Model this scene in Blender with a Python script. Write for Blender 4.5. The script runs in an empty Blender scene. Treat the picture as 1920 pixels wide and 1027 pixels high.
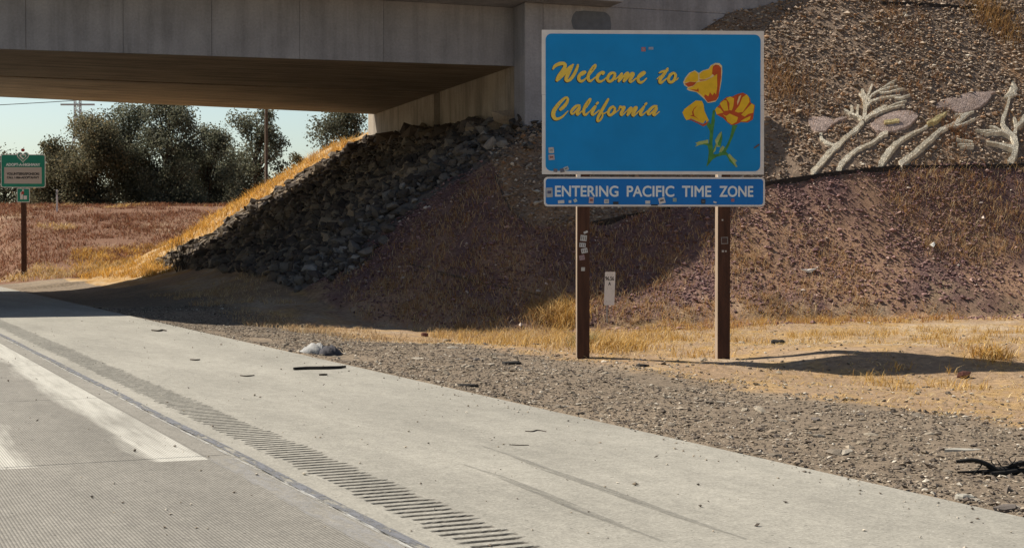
import bpy, math, random
import numpy as np
from mathutils import Vector, Matrix

random.seed(7)
RNG = np.random.default_rng(11)
SC = bpy.context.scene
COL = SC.collection

# ------------------------------------------------------------------ camera, sky, sun, exposure
F, HOR, CX, CY, CAMH = 2800.0, 465.0, 960.0, 513.5, 1.5
cam_d = bpy.data.cameras.new('camera')
cam_d.sensor_width = 36.0
cam_d.lens = F / 1920.0 * 36.0
cam_d.clip_end = 5000
cam = bpy.data.objects.new('camera', cam_d)
COL.objects.link(cam)
cam.location = (0, 0, CAMH)
cam.rotation_euler = (math.radians(90) - math.atan((CY - HOR) / F), 0, 0)
SC.camera = cam

SUN_L = Vector((1.0, -0.36, -1.15)).normalized()          # the way the light travels
ELEV = math.asin(-SUN_L.z)
AZ = math.atan2(-SUN_L.x, -SUN_L.y)                       # clockwise from +Y
world = bpy.data.worlds.new('World')
SC.world = world
world.use_nodes = True
wn = world.node_tree
for n in list(wn.nodes):
    wn.nodes.remove(n)
sky = wn.nodes.new('ShaderNodeTexSky')
sky.sky_type = 'NISHITA'
sky.sun_disc = False
sky.sun_elevation = ELEV
sky.sun_rotation = AZ
sky.air_density = 1.0
sky.dust_density = 1.5
sky.ozone_density = 2.0
bg = wn.nodes.new('ShaderNodeBackground')
bg.inputs['Strength'].default_value = 0.05
wo = wn.nodes.new('ShaderNodeOutputWorld')
# hazy air: the sky is paler and brighter all the way round towards the horizon
wtc = wn.nodes.new('ShaderNodeTexCoord')
wsp = wn.nodes.new('ShaderNodeSeparateXYZ')
wn.links.new(wtc.outputs['Generated'], wsp.inputs[0])
wrm = wn.nodes.new('ShaderNodeValToRGB')
wrm.color_ramp.interpolation = 'EASE'
wrm.color_ramp.elements[0].position = 0.085
wrm.color_ramp.elements[0].color = (2.15, 2.15, 2.0, 1)
wrm.color_ramp.elements[1].position = 0.17
wrm.color_ramp.elements[1].color = (1, 1, 1, 1)
wn.links.new(wsp.outputs[2], wrm.inputs[0])
wmx = wn.nodes.new('ShaderNodeMix')
wmx.data_type = 'RGBA'
wmx.blend_type = 'MULTIPLY'
wmx.inputs[0].default_value = 1.0
wn.links.new(sky.outputs[0], wmx.inputs[6])
wn.links.new(wrm.outputs[0], wmx.inputs[7])
wn.links.new(wmx.outputs[2], bg.inputs['Color'])
wn.links.new(bg.outputs[0], wo.inputs['Surface'])

sun_d = bpy.data.lights.new('sun', 'SUN')
sun_d.energy = 5.0
sun_d.angle = math.radians(0.53)
sun_d.color = (1.0, 0.92, 0.80)
sun = bpy.data.objects.new('sun', sun_d)
COL.objects.link(sun)
sun.rotation_euler = SUN_L.to_track_quat('-Z', 'Y').to_euler()
sun.location = (-30, 10, 40)

SC.view_settings.view_transform = 'Standard'
SC.view_settings.look = 'None'
SC.view_settings.exposure = 0.48
SC.view_settings.gamma = 1.0
SC.render.engine = 'CYCLES'
SC.cycles.use_denoising = True
SC.cycles.max_bounces = 6
SC.cycles.transparent_max_bounces = 6

# ------------------------------------------------------------------ helpers
RS, RC = 0.41573, 0.90949                                  # the road runs at 24.6 degrees to the view
THETA = math.atan2(RS, RC)


def W(t, s, z=0.0):
    return Vector((t * RC - s * RS, t * RS + s * RC, z))


def ts(x, y):
    return x * RC + y * RS, -x * RS + y * RC


def link(o, parent=None):
    COL.objects.link(o)
    if parent is not None:
        o.parent = parent
    return o


def tag(o, label=None, cat=None, group=None, kind=None):
    if label:
        o['label'] = label
    if cat:
        o['category'] = cat
    if group:
        o['group'] = group
    if kind:
        o['kind'] = kind
    return o


def thing(name, label, cat, loc=(0, 0, 0), rz=0.0, group=None, parent=None):
    o = bpy.data.objects.new(name, None)
    o.empty_display_size = 0.2
    link(o, parent)
    o.location = loc
    o.rotation_euler = (0, 0, rz)
    return tag(o, label, cat, group)


def big_mesh(name, V, Fc, cols=None, smooth=False):
    """V (n,3), Fc (m,k) all faces with k corners; cols (n,3) linear colours."""
    V = np.asarray(V, dtype=np.float32)
    Fc = np.asarray(Fc, dtype=np.int32)
    me = bpy.data.meshes.new(name)
    k = Fc.shape[1]
    me.vertices.add(len(V))
    me.vertices.foreach_set('co', V.ravel())
    me.loops.add(Fc.size)
    me.loops.foreach_set('vertex_index', Fc.ravel())
    me.polygons.add(len(Fc))
    me.polygons.foreach_set('loop_start', np.arange(0, Fc.size, k, dtype=np.int32))
    me.polygons.foreach_set('loop_total', np.full(len(Fc), k, dtype=np.int32))
    me.update(calc_edges=True)
    me.polygons.foreach_set('use_smooth', np.full(len(Fc), smooth, dtype=bool))
    if cols is not None:
        a = me.color_attributes.new('col', 'FLOAT_COLOR', 'POINT')
        c = np.ones((len(V), 4), dtype=np.float32)
        c[:, :3] = cols
        a.data.foreach_set('color', c.ravel())
    me.validate()
    return me


class MB:
    def __init__(self):
        self.v, self.f = [], []

    def add(self, vs, fs):
        o = len(self.v)
        self.v += [tuple(p) for p in vs]
        self.f += [tuple(i + o for i in q) for q in fs]
        return self

    def box(self, x0, x1, y0, y1, z0, z1):
        return self.hexa([(x0, y0, z0), (x1, y0, z0), (x1, y1, z0), (x0, y1, z0),
                          (x0, y0, z1), (x1, y0, z1), (x1, y1, z1), (x0, y1, z1)])

    def hexa(self, p):
        return self.add(p, [(3, 2, 1, 0), (4, 5, 6, 7), (0, 1, 5, 4), (1, 2, 6, 5), (2, 3, 7, 6), (3, 0, 4, 7)])

    def tube(self, pts, rads, n=7):
        pts = [Vector(p) for p in pts]
        vs, fs = [], []
        up = Vector((0.13, 0.31, 1)).normalized()
        for i, p in enumerate(pts):
            d = (pts[min(i + 1, len(pts) - 1)] - pts[max(i - 1, 0)]).normalized()
            a = d.cross(up)
            if a.length < 0.05:
                a = d.cross(Vector((1, 0.2, 0)))
            a.normalize()
            b = d.cross(a)
            for k in range(n):
                an = 2 * math.pi * k / n
                vs.append(p + (a * math.cos(an) + b * math.sin(an)) * rads[i])
        for i in range(len(pts) - 1):
            for k in range(n):
                fs.append((i * n + k, i * n + (k + 1) % n, (i + 1) * n + (k + 1) % n, (i + 1) * n + k))
        fs.append(tuple(range(n)))
        fs.append(tuple(reversed(range((len(pts) - 1) * n, len(pts) * n))))
        return self.add(vs, fs)

    def prism(self, poly, fr, depth):
        """poly of 2d points; fr maps (u,v,w)->3d; front at w=depth, back at w=0."""
        n = len(poly)
        vs = [fr(u, v, depth) for u, v in poly] + [fr(u, v, 0) for u, v in poly]
        fs = [tuple(range(n)), tuple(reversed(range(n, 2 * n)))]
        for i in range(n):
            j = (i + 1) % n
            fs.append((j, i, n + i, n + j))
        return self.add(vs, fs)

    def build(self, name, mat, parent=None, smooth=False, bevel=0.0):
        if parent is not None and parent.name.startswith('overpass'):
            self.v = [(x * KB_, y * KB_, 1.5 + (z - 1.5) * KB_) for x, y, z in self.v]
        me = bpy.data.meshes.new(name)
        me.from_pydata(self.v, [], self.f)
        me.update()
        if smooth:
            for p in me.polygons:
                p.use_smooth = True
        o = bpy.data.objects.new(name, me)
        if mat:
            me.materials.append(mat)
        link(o, parent)
        if bevel:
            m = o.modifiers.new('bevel', 'BEVEL')
            m.width = bevel
            m.segments = 2
            m.limit_method = 'ANGLE'
        return o


def obj(name, me, mat, parent=None):
    o = bpy.data.objects.new(name, me)
    if mat and not me.materials:
        me.materials.append(mat)
    return link(o, parent)


# ---- noise on arrays
def _h(ix, iy, seed):
    n = (ix.astype(np.int64) * 374761393 + iy.astype(np.int64) * 668265263 + seed * 974711) & 0x7fffffff
    n = ((n ^ (n >> 13)) * 1274126177) & 0x7fffffff
    n = (n ^ (n >> 16)) & 0xffff
    return n / 65535.0


def vnoise(x, y, seed=0):
    ix, iy = np.floor(x), np.floor(y)
    fx, fy = x - ix, y - iy
    fx, fy = fx * fx * (3 - 2 * fx), fy * fy * (3 - 2 * fy)
    a, b = _h(ix, iy, seed), _h(ix + 1, iy, seed)
    c, d = _h(ix, iy + 1, seed), _h(ix + 1, iy + 1, seed)
    return (a * (1 - fx) + b * fx) * (1 - fy) + (c * (1 - fx) + d * fx) * fy


def fbm(x, y, seed=0, oct=4):
    r, a, tot = 0, 1.0, 0
    for i in range(oct):
        r = r + a * vnoise(x * 2 ** i + 17.3 * i, y * 2 ** i - 9.1 * i, seed + i)
        tot += a
        a *= 0.55
    return r / tot


def sstep(x, a, b):
    u = np.clip((x - a) / (b - a), 0, 1)
    return u * u * (3 - 2 * u)


# ---- materials
def nodes(name):
    m = bpy.data.materials.new(name)
    m.use_nodes = True
    nt = m.node_tree
    b = nt.nodes['Principled BSDF']
    return m, nt, b


def N(nt, kind, **kw):
    n = nt.nodes.new(kind)
    for k, v in kw.items():
        if k in n.inputs.keys():
            n.inputs[k].default_value = v
        else:
            setattr(n, k, v)
    return n


def ramp(nt, fac, stops):
    r = nt.nodes.new('ShaderNodeValToRGB')
    el = r.color_ramp.elements
    while len(el) < len(stops):
        el.new(0.5)
    for e, (p, c) in zip(el, stops):
        e.position = p
        e.color = c if len(c) == 4 else (*c, 1)
    nt.links.new(fac, r.inputs[0])
    return r.outputs[0]


def mix(nt, fac, a, b, mode='MIX'):
    m = nt.nodes.new('ShaderNodeMix')
    m.data_type = 'RGBA'
    m.blend_type = mode
    for sock, val in ((m.inputs[0], fac), (m.inputs[6], a), (m.inputs[7], b)):
        if hasattr(val, 'is_output'):
            nt.links.new(val, sock)
        elif isinstance(val, (int, float)):
            sock.default_value = val
        else:
            sock.default_value = (*val, 1) if len(val) == 3 else val
    return m.outputs[2]


def math_n(nt, op, a, b=None, clamp=False):
    m = nt.nodes.new('ShaderNodeMath')
    m.operation = op
    m.use_clamp = clamp
    for sock, val in zip(m.inputs, (a, b)):
        if val is None:
            continue
        if hasattr(val, 'is_output'):
            nt.links.new(val, sock)
        else:
            sock.default_value = val
    return m.outputs[0]


def coords(nt, scale=(1, 1, 1), kind='Object'):
    tc = nt.nodes.new('ShaderNodeTexCoord')
    mp = nt.nodes.new('ShaderNodeMapping')
    mp.inputs['Scale'].default_value = scale
    nt.links.new(tc.outputs[kind], mp.inputs[0])
    return mp.outputs[0]


def noise(nt, vec, scale, detail=4, rough=0.55):
    n = N(nt, 'ShaderNodeTexNoise', Scale=scale, Detail=detail, Roughness=rough)
    nt.links.new(vec, n.inputs['Vector'])
    return n.outputs['Fac']


def bump(nt, bsdf, height, strength=0.3, dist=0.02):
    b = N(nt, 'ShaderNodeBump', Strength=strength, Distance=dist)
    nt.links.new(height, b.inputs['Height'])
    nt.links.new(b.outputs[0], bsdf.inputs['Normal'])


def mat_plain(name, c, var=0.25, scale=8.0, rough=0.8, bmp=0.15, bdist=0.01, metal=0.0, spec=0.3, stretch=(1, 1, 1)):
    m, nt, b = nodes(name)
    v = coords(nt, stretch)
    f = noise(nt, v, scale, 5, 0.6)
    lo = tuple(x * (1 - var) for x in c)
    hi = tuple(min(1, x * (1 + var)) for x in c)
    nt.links.new(ramp(nt, f, [(0.3, lo), (0.7, hi)]), b.inputs['Base Color'])
    b.inputs['Roughness'].default_value = rough
    b.inputs['Metallic'].default_value = metal
    b.inputs['Specular IOR Level'].default_value = spec
    if bmp:
        bump(nt, b, noise(nt, v, scale * 3, 4), bmp, bdist)
    return m


def mat_attr(name, rough=0.9, trans=0.0, nscale=0, nvar=0.3, bmp=0.0, bdist=0.02):
    """colour from the mesh's own 'col' attribute (the colour of the stuff itself)"""
    m, nt, b = nodes(name)
    a = nt.nodes.new('ShaderNodeAttribute')
    a.attribute_name = 'col'
    c = a.outputs['Color']
    if nscale:
        v = coords(nt)
        f = noise(nt, v, nscale, 6, 0.65)
        c = mix(nt, 1.0, c, ramp(nt, f, [(0.28, (1 - nvar,) * 3), (0.72, (1 + nvar,) * 3)]), 'MULTIPLY')
        if bmp:
            bump(nt, b, noise(nt, v, nscale * 1.3, 6, 0.7), bmp, bdist)
    nt.links.new(c, b.inputs['Base Color'])
    b.inputs['Roughness'].default_value = rough
    b.inputs['Specular IOR Level'].default_value = 0.15
    if trans:
        tr = nt.nodes.new('ShaderNodeBsdfTranslucent')
        nt.links.new(c, tr.inputs[0])
        ms = nt.nodes.new('ShaderNodeMixShader')
        ms.inputs[0].default_value = trans
        out = nt.nodes['Material Output']
        nt.links.new(b.outputs[0], ms.inputs[1])
        nt.links.new(tr.outputs[0], ms.inputs[2])
        nt.links.new(ms.outputs[0], out.inputs[0])
    return m


M = {}
M['terrain'] = mat_attr('soil', 0.95, 0, 9.0, 0.38, 0.7, 0.05)
M['stone'] = mat_attr('stone', 0.85, 0, 14.0, 0.25, 0.4, 0.02)
M['grass'] = mat_attr('dry_grass', 0.7, 0.35)
M['leaf'] = mat_attr('leaf', 0.65, 0.45)
M['bark'] = mat_plain('bark', (0.075, 0.055, 0.04), 0.4, 6, 0.9, 0.5, 0.02)
M['twig'] = mat_plain('dead_wood', (0.055, 0.042, 0.032), 0.5, 20, 0.85, 0.3)
M['black_twig'] = mat_plain('charred_wood', (0.02, 0.018, 0.016), 0.5, 20, 0.8, 0.3)


def mat_concrete(name, c, streak_axis=None, dark=0.45):
    m, nt, b = nodes(name)
    v = coords(nt)
    big = noise(nt, v, 0.7, 5, 0.6)
    fine = noise(nt, v, 16, 6, 0.7)
    col = ramp(nt, big, [(0.25, tuple(x * 0.72 for x in c)), (0.75, tuple(x * 1.12 for x in c))])
    col = mix(nt, 0.6, col, ramp(nt, fine, [(0.3, (0.75,) * 3), (0.7, (1.2,) * 3)]), 'MULTIPLY')
    if streak_axis:
        sv = coords(nt, streak_axis)
        st = noise(nt, sv, 1.0, 5, 0.7)
        col = mix(nt, 1.0, col, ramp(nt, st, [(0.36, (dark,) * 3), (0.56, (1.0,) * 3)]), 'MULTIPLY')
    nt.links.new(col, b.inputs['Base Color'])
    b.inputs['Roughness'].default_value = 0.9
    b.inputs['Specular IOR Level'].default_value = 0.2
    bump(nt, b, fine, 0.25, 0.01)
    return m


M['fascia'] = mat_concrete('bridge_concrete', (0.31, 0.315, 0.345), (2.2, 2.2, 0.16), 0.78)
M['soffit'] = mat_concrete('soffit_concrete', (0.33, 0.265, 0.195), (0.22, 5.0, 1.0), 0.5)
M['abut'] = mat_concrete('abutment_concrete', (0.40, 0.35, 0.285), (1.6, 1.6, 0.2), 0.6)
M['patch'] = mat_plain('grey_cover_paint', (0.12, 0.135, 0.165), 0.15, 5, 0.85, 0.1)


def mat_road(name, tined, dirt=False):
    m, nt, b = nodes(name)
    v = coords(nt)
    c = (0.33, 0.315, 0.27)
    big = noise(nt, coords(nt, (0.9, 0.22, 1)), 1.3, 5, 0.6)
    mid = noise(nt, coords(nt, (1, 0.5, 1)), 7.0, 5, 0.65)
    fine = noise(nt, v, 48, 6, 0.8)
    col = ramp(nt, big, [(0.25, tuple(x * 0.76 for x in c)), (0.75, tuple(x * 1.14 for x in c))])
    col = mix(nt, 0.7, col, ramp(nt, mid, [(0.3, (0.85,) * 3), (0.7, (1.12,) * 3)]), 'MULTIPLY')
    col = mix(nt, 0.8, col, ramp(nt, fine, [(0.34, (0.58,) * 3), (0.66, (1.38,) * 3)]), 'MULTIPLY')
    mot = noise(nt, v, 13, 5, 0.75)
    col = mix(nt, 0.8, col, ramp(nt, mot, [(0.32, (0.80,) * 3), (0.68, (1.16,) * 3)]), 'MULTIPLY')
    # bright quartz specks in the worn surface
    vo = N(nt, 'ShaderNodeTexVoronoi', Scale=28.0)
    nt.links.new(v, vo.inputs['Vector'])
    sp = ramp(nt, vo.outputs['Distance'], [(0.06, (1, 1, 1)), (0.1, (0, 0, 0))])
    rnd = N(nt, 'ShaderNodeSeparateColor')
    nt.links.new(vo.outputs['Color'], rnd.inputs[0])
    sel = math_n(nt, 'GREATER_THAN', rnd.outputs[0], 0.72)
    col = mix(nt, math_n(nt, 'MULTIPLY', sp, sel), col, (0.72, 0.70, 0.64))
    # crumbs of dark dirt
    dk = noise(nt, v, 22, 3, 0.5)
    col = mix(nt, 1.0, col, ramp(nt, dk, [(0.27, (0.45,) * 3), (0.33, (1.0,) * 3)]), 'MULTIPLY')
    if tined:
        sep = N(nt, 'ShaderNodeSeparateXYZ')
        nt.links.new(v, sep.inputs[0])
        X, Y = sep.outputs[0], sep.outputs[1]
        wob = noise(nt, coords(nt, (3.0, 0.28, 1)), 1.0, 5, 0.65)
        wobc = math_n(nt, 'MULTIPLY', math_n(nt, 'SUBTRACT', wob, 0.5), 0.5)
        # the pale, freshly ground patches start on a cross joint and leave a darker band between the wheels
        start = math_n(nt, 'GREATER_THAN', math_n(nt, 'ADD', Y, math_n(nt, 'MULTIPLY', X, 0.08)), 10.72)
        d = math_n(nt, 'ABSOLUTE', math_n(nt, 'SUBTRACT', math_n(nt, 'ADD', X, wobc), 1.66))
        band = math_n(nt, 'DIVIDE', math_n(nt, 'SUBTRACT', d, 0.34), 0.12, True)
        edge = math_n(nt, 'LESS_THAN', X, 2.44)
        pale = math_n(nt, 'MULTIPLY', math_n(nt, 'MULTIPLY', start, band), edge)
        fade = noise(nt, coords(nt, (0.6, 0.16, 1)), 1.7, 3, 0.5)
        pale = math_n(nt, 'MULTIPLY', pale, ramp(nt, fade, [(0.26, (0.35,) * 3), (0.38, (1, 1, 1))]))
        pale = math_n(nt, 'MULTIPLY', pale, ramp(nt, noise(nt, coords(nt, (9, 0.5, 1)), 1.6, 5, 0.7), [(0.34, (0.45,) * 3), (0.55, (1, 1, 1))]))
        col = mix(nt, math_n(nt, 'SUBTRACT', 1.0, pale), col, (0.80, 0.79, 0.80), 'MULTIPLY')
        col = mix(nt, math_n(nt, 'MULTIPLY', pale, 0.72), col, (0.60, 0.585, 0.52))
        wv = N(nt, 'ShaderNodeTexWave', Scale=16.5, Distortion=0.12, Detail=0.0)
        wv.inputs['Detail Scale'].default_value = 1.5
        nt.links.new(coords(nt, (1, 0.03, 1)), wv.inputs['Vector'])
        g = wv.outputs['Fac']
        tine = math_n(nt, 'LESS_THAN', X, 2.47)
        gg = ramp(nt, g, [(0.12, (0.50,) * 3), (0.5, (1.04,) * 3)])
        col = mix(nt, math_n(nt, 'MULTIPLY', tine, 0.75), col, mix(nt, 1.0, col, gg, 'MULTIPLY'))
        bump(nt, b, math_n(nt, 'ADD', math_n(nt, 'MULTIPLY', g, tine), math_n(nt, 'MULTIPLY', fine, 0.3)), 0.35, 0.004)
    else:
        bump(nt, b, fine, 0.3, 0.004)
    if dirt:                                                    # grime caught in the milled grooves
        sz_ = N(nt, 'ShaderNodeSeparateXYZ')
        nt.links.new(v, sz_.inputs[0])
        gr = math_n(nt, 'MULTIPLY', math_n(nt, 'MULTIPLY', sz_.outputs[2], -260.0, True), ramp(nt, noise(nt, v, 11, 4, 0.7), [(0.3, (0.5,) * 3), (0.6, (1.0,) * 3)]))
        col = mix(nt, gr, col, (0.065, 0.056, 0.045))
    nt.links.new(col, b.inputs['Base Color'])
    b.inputs['Roughness'].default_value = 0.82
    b.inputs['Specular IOR Level'].default_value = 0.25
    return m


M['lane'] = mat_road('tined_concrete', True)
M['shoulder'] = mat_road('shoulder_concrete', False)
M['rumble'] = mat_road('milled_concrete', False, True)


def mat_wear(name, c, lo, hi, scale, stretch):
    """a worn film: the colour where the noise is high, bare (transparent) elsewhere"""
    m, nt, b = nodes(name)
    f = noise(nt, coords(nt, stretch), scale, 6, 0.7)
    b.inputs['Base Color'].default_value = (*c, 1)
    b.inputs['Roughness'].default_value = 0.8
    nt.links.new(ramp(nt, f, [(lo, (0, 0, 0)), (hi, (1, 1, 1))]), b.inputs['Alpha'])
    return m


M['sealant'] = mat_wear('joint_sealant', (0.16, 0.165, 0.18), 0.38, 0.56, 6, (3, 0.6, 1))
M['edge_paint'] = mat_wear('worn_white_paint', (0.58, 0.58, 0.55), 0.40, 0.75, 7, (3, 0.4, 1))
M['blue_film'] = mat_wear('worn_bluish_paint', (0.40, 0.405, 0.42), 0.42, 1.1, 5, (3, 0.5, 1))
M['skid'] = mat_wear('tyre_rubber_film', (0.12, 0.115, 0.10), 0.34, 1.35, 5, (14, 0.3, 1))
M['post'] = mat_plain('brown_painted_timber', (0.075, 0.033, 0.020), 0.35, 5, 0.75, 0.35, 0.01, stretch=(4, 4, 0.4))
M['post_side'] = mat_plain('sunlit_timber', (0.30, 0.23, 0.17), 0.3, 6, 0.85, 0.3, 0.01, stretch=(4, 4, 0.4))  # paler copy of the post timber, sunlight put into its colour
M['white_panel'] = mat_plain('white_sign_sheet', (0.72, 0.70, 0.68), 0.08, 6, 0.55, 0.03)
M['sign_blue'] = mat_plain('sign_blue_sheet', (0.001, 0.25, 0.62), 0.10, 1.3, 0.5, 0.02, 0.004)
M['sign_blue2'] = mat_plain('sign_dark_blue_sheet', (0.004, 0.17, 0.56), 0.08, 1.3, 0.5, 0.02, 0.004)
M['script_yellow'] = mat_plain('script_yellow', (0.88, 0.62, 0.10), 0.08, 12, 0.6, 0.0)
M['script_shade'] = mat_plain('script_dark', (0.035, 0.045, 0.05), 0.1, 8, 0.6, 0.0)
M['poppy_orange'] = mat_plain('poppy_orange', (0.52, 0.085, 0.02), 0.15, 8, 0.6, 0.0)
M['poppy_yellow'] = mat_plain('poppy_yellow', (0.80, 0.50, 0.025), 0.10, 8, 0.6, 0.0)
M['poppy_cream'] = mat_plain('poppy_cream', (0.80, 0.62, 0.32), 0.10, 8, 0.6, 0.0)
M['stem_green'] = mat_plain('stem_green', (0.07, 0.24, 0.06), 0.3, 14, 0.6, 0.0)
M['leaf_green'] = mat_plain('leaf_green', (0.36, 0.45, 0.16), 0.2, 12, 0.6, 0.0)
M['letter_white'] = mat_plain('letter_white', (0.74, 0.80, 0.82), 0.05, 8, 0.5, 0.0)
M['letter_black'] = mat_plain('letter_black', (0.02, 0.02, 0.022), 0.1, 8, 0.6, 0.0)
M['sign_green'] = mat_plain('sign_green_sheet', (0.02, 0.24, 0.17), 0.12, 3, 0.5, 0.0)
M['sign_red'] = mat_plain('sign_red', (0.40, 0.05, 0.04), 0.12, 6, 0.6, 0.0)
M['steel'] = mat_plain('galvanised_steel', (0.30, 0.30, 0.30), 0.2, 12, 0.5, 0.05, metal=0.6)
M['faded_edge'] = mat_plain('faded_edging', (0.10, 0.078, 0.06), 0.4, 6, 0.9, 0.3)
M['timber_edge'] = mat_plain('dark_edging', (0.030, 0.026, 0.024), 0.4, 6, 0.9, 0.3)


def mat_mosaic(name, c):
    """small stones set in mortar"""
    m, nt, b = nodes(name)
    v = coords(nt)
    vo = N(nt, 'ShaderNodeTexVoronoi', Scale=15.0)
    nt.links.new(v, vo.inputs['Vector'])
    ve = N(nt, 'ShaderNodeTexVoronoi', Scale=15.0, feature='DISTANCE_TO_EDGE')
    nt.links.new(v, ve.inputs['Vector'])
    sp_ = N(nt, 'ShaderNodeSeparateColor')
    nt.links.new(vo.outputs['Color'], sp_.inputs[0])
    col = ramp(nt, sp_.outputs[0], [(0.0, tuple(x * .72 for x in c)), (1.0, tuple(min(.9, x * 1.18) for x in c))])
    col = mix(nt, 1.0, col, ramp(nt, ve.outputs['Distance'], [(0.02, (.72, .68, .62)), (0.10, (1, 1, 1))]), 'MULTIPLY')
    col = mix(nt, 1.0, col, ramp(nt, noise(nt, v, 1.6, 5, .65), [(0.3, (.72, .67, .6)), (0.55, (1, 1, 1))]), 'MULTIPLY')
    nt.links.new(col, b.inputs['Base Color'])
    b.inputs['Roughness'].default_value = 0.9
    bump(nt, b, ve.outputs['Distance'], 0.5, 0.03)
    return m


M['cream_slab'] = mat_mosaic('cream_mosaic_stones', (0.70, 0.64, 0.51))
M['pink_slab'] = mat_mosaic('pink_mosaic_stones', (0.44, 0.34, 0.295))
M['yellow_slab'] = mat_mosaic('yellow_mosaic_stones', (0.60, 0.50, 0.25))
M['canvas'] = mat_plain('grey_canvas', (0.31, 0.31, 0.30), 0.3, 9, 0.85, 0.5, 0.02)
M['shaded_canvas'] = mat_plain('shaded_canvas', (0.05, 0.048, 0.055), 0.4, 9, 0.85, 0.5, 0.02)  # darker copy of the canvas, shade put into its colour
M['litter'] = mat_plain('white_litter', (0.70, 0.70, 0.66), 0.12, 9, 0.6, 0.2)
M['red_rock'] = mat_plain('red_lava_rock', (0.14, 0.055, 0.04), 0.4, 9, 0.9, 0.8, 0.03)
M['pale_slab'] = mat_plain('pale_flat_rubble', (0.36, 0.34, 0.29), 0.2, 9, 0.9, 0.3)
M['pole'] = mat_plain('utility_pole_wood', (0.12, 0.085, 0.06), 0.25, 5, 0.9, 0.2)
M['tower'] = mat_plain('tower_steel', (0.45, 0.47, 0.48), 0.1, 5, 0.6, 0.0)

# ------------------------------------------------------------------ terrain: height over (t, s)
# t = metres right of the camera across the road, s = metres along the road
EDGE = 6.05
TOE = np.array([(98, 66, 3.0), (88, 45, 2.0), (80, 30, 1.3), (74, 19.5, 1.1), (70, 14.2, 1.0), (65.5, 11.9, .92), (60, 11.4, .85), (51.5, 11.4, .8),
                (45, 11.3, .75), (40.5, 11.3, .6), (37, 11.5, .1), (34.5, 12.2, -.42), (32.6, 14, -.58), (31.5, 17, -.45),
                (30.3, 21, -.28), (29, 26, -.2), (28, 33, 0), (26, 48, .3), (20, 85, .5)], float)   # s, t, z
TOP = np.array([(75, 85, 9.3), (70, 40, 9.5), (67, 28, 9.1), (65.5, 22, 6.6), (63.5, 20.3, 6.0), (57.2, 19.9, 5.85), (40.5, 18.7, 5.42),
                (39.6, 19.0, 5.47), (39.1, 25, 9.1), (38.8, 28.6, 10.05), (38.4, 34, 10.15), (38.0, 38.5, 9.9),
                (36, 85, 9.1)], float)


def poly_near(t, s, P):
    best = np.full(t.shape, 1e9)
    zz = np.zeros(t.shape)
    for a, b in zip(P[:-1], P[1:]):
        ds, dt = b[0] - a[0], b[1] - a[1]
        u = np.clip(((s - a[0]) * ds + (t - a[1]) * dt) / (ds * ds + dt * dt), 0, 1)
        d = np.hypot(s - a[0] - u * ds, t - a[1] - u * dt)
        z = a[2] + u * (b[2] - a[2])
        m = d < best
        best = np.where(m, d, best)
        zz = np.where(m, z, zz)
    return best, zz


def inside(t, s, P):
    r = np.zeros(t.shape, bool)
    n = len(P)
    for i in range(n):
        s0, t0 = P[i][0], P[i][1]
        s1, t1 = P[(i + 1) % n][0], P[(i + 1) % n][1]
        c = (t0 > t) != (t1 > t)
        with np.errstate(divide='ignore', invalid='ignore'):
            r ^= c & (s < (s1 - s0) * (t - t0) / (t1 - t0 + 1e-12) + s0)
    return r


def height(t, s, detail=True):
    t, s = np.asarray(t, float), np.asarray(s, float)
    d0, z0 = poly_near(t, s, TOE)
    d1, z1 = poly_near(t, s, TOP)
    it, ip = inside(t, s, TOE), inside(t, s, TOP)
    u = d0 / (d0 + d1 + 1e-6)
    zin = z0 + (z1 - z0) * (u - .035 * np.sin(np.pi * np.clip(u / .45, 0, 1)) ** 2)
    de = np.maximum(t - EDGE, 0)
    w = de / (de + d0 + 1e-6)
    zout = np.where(z0 < 0, z0 * w ** (1.7 - 1.0 * sstep(s, 20, 28)), z0 * w ** 2.2)
    # shallow swale beside the sign
    zout = zout - 0.07 * np.exp(-((t - 11.5) / 2.2) ** 2 - ((s - 15.5) / 3.2) ** 2)
    xx, yy = t * RC - s * RS, t * RS + s * RC
    # a low bank behind the sign's shadow
    zout = zout + 0.30 * (sstep(yy, 19.3, 21.3) - .4) * sstep(xx, 3.0, 4.8) * (1 - sstep(yy, 21.4, 26)) * sstep(yy, 17.5, 19)
    zout = zout - 0.05 * sstep(t, EDGE, EDGE + 0.5) * (1 - w)
    zout = np.where(s > 60, np.minimum(zout, 1.0), zout)
    z = np.where(it, np.where(ip, z1, zin), zout)
    z = np.where(t < EDGE, -0.06, z)
    y = t * RS + s * RC
    berm = 0.25 + 3.95 * sstep(y, 60, 97) - 0.8 * sstep(y, 99, 150)
    berm = berm * sstep(t, EDGE, EDGE + 3.0)
    berm = np.where(s > 58, berm, -9.0)
    z = np.where(t > EDGE, np.maximum(z, berm), z)
    if detail:
        amp = sstep(t, EDGE, EDGE + 2.5)
        rough = np.where(it & ~ip, np.where((s > 31) & (t > 24) & (s < 39), .25, 1.0), 0.45)
        z = z + amp * rough * (0.22 * (fbm(t * .45, s * .45, 5, 3) - .5) + 0.12 * (fbm(t * 1.9, s * 1.9, 9, 3) - .5))
        z = z + 0.03 * sstep(t, EDGE + .05, EDGE + .5) * (fbm(t * 3.1, s * 3.1, 12, 3) - .5)
        gul = np.abs(fbm(t * .55 + .6 * vnoise(t * .3, s * .4, 3), s * .16, 61, 3) - .5) * 2
        z = z - np.where(it & ~ip & (s < 38.8), .22 * np.clip(.35 - gul, 0, 1) * np.where((s > 33.5) & (t > 24), .35, 1) * sstep(d0, .3, 1.5), 0)
        rip = it & ~ip & (s > 38.8) & (s < 58.5)
        z = z + np.where(rip, 0.34 * (fbm(t * 1.4, s * 1.4, 31, 3) - .5), 0)
    return z


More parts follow.
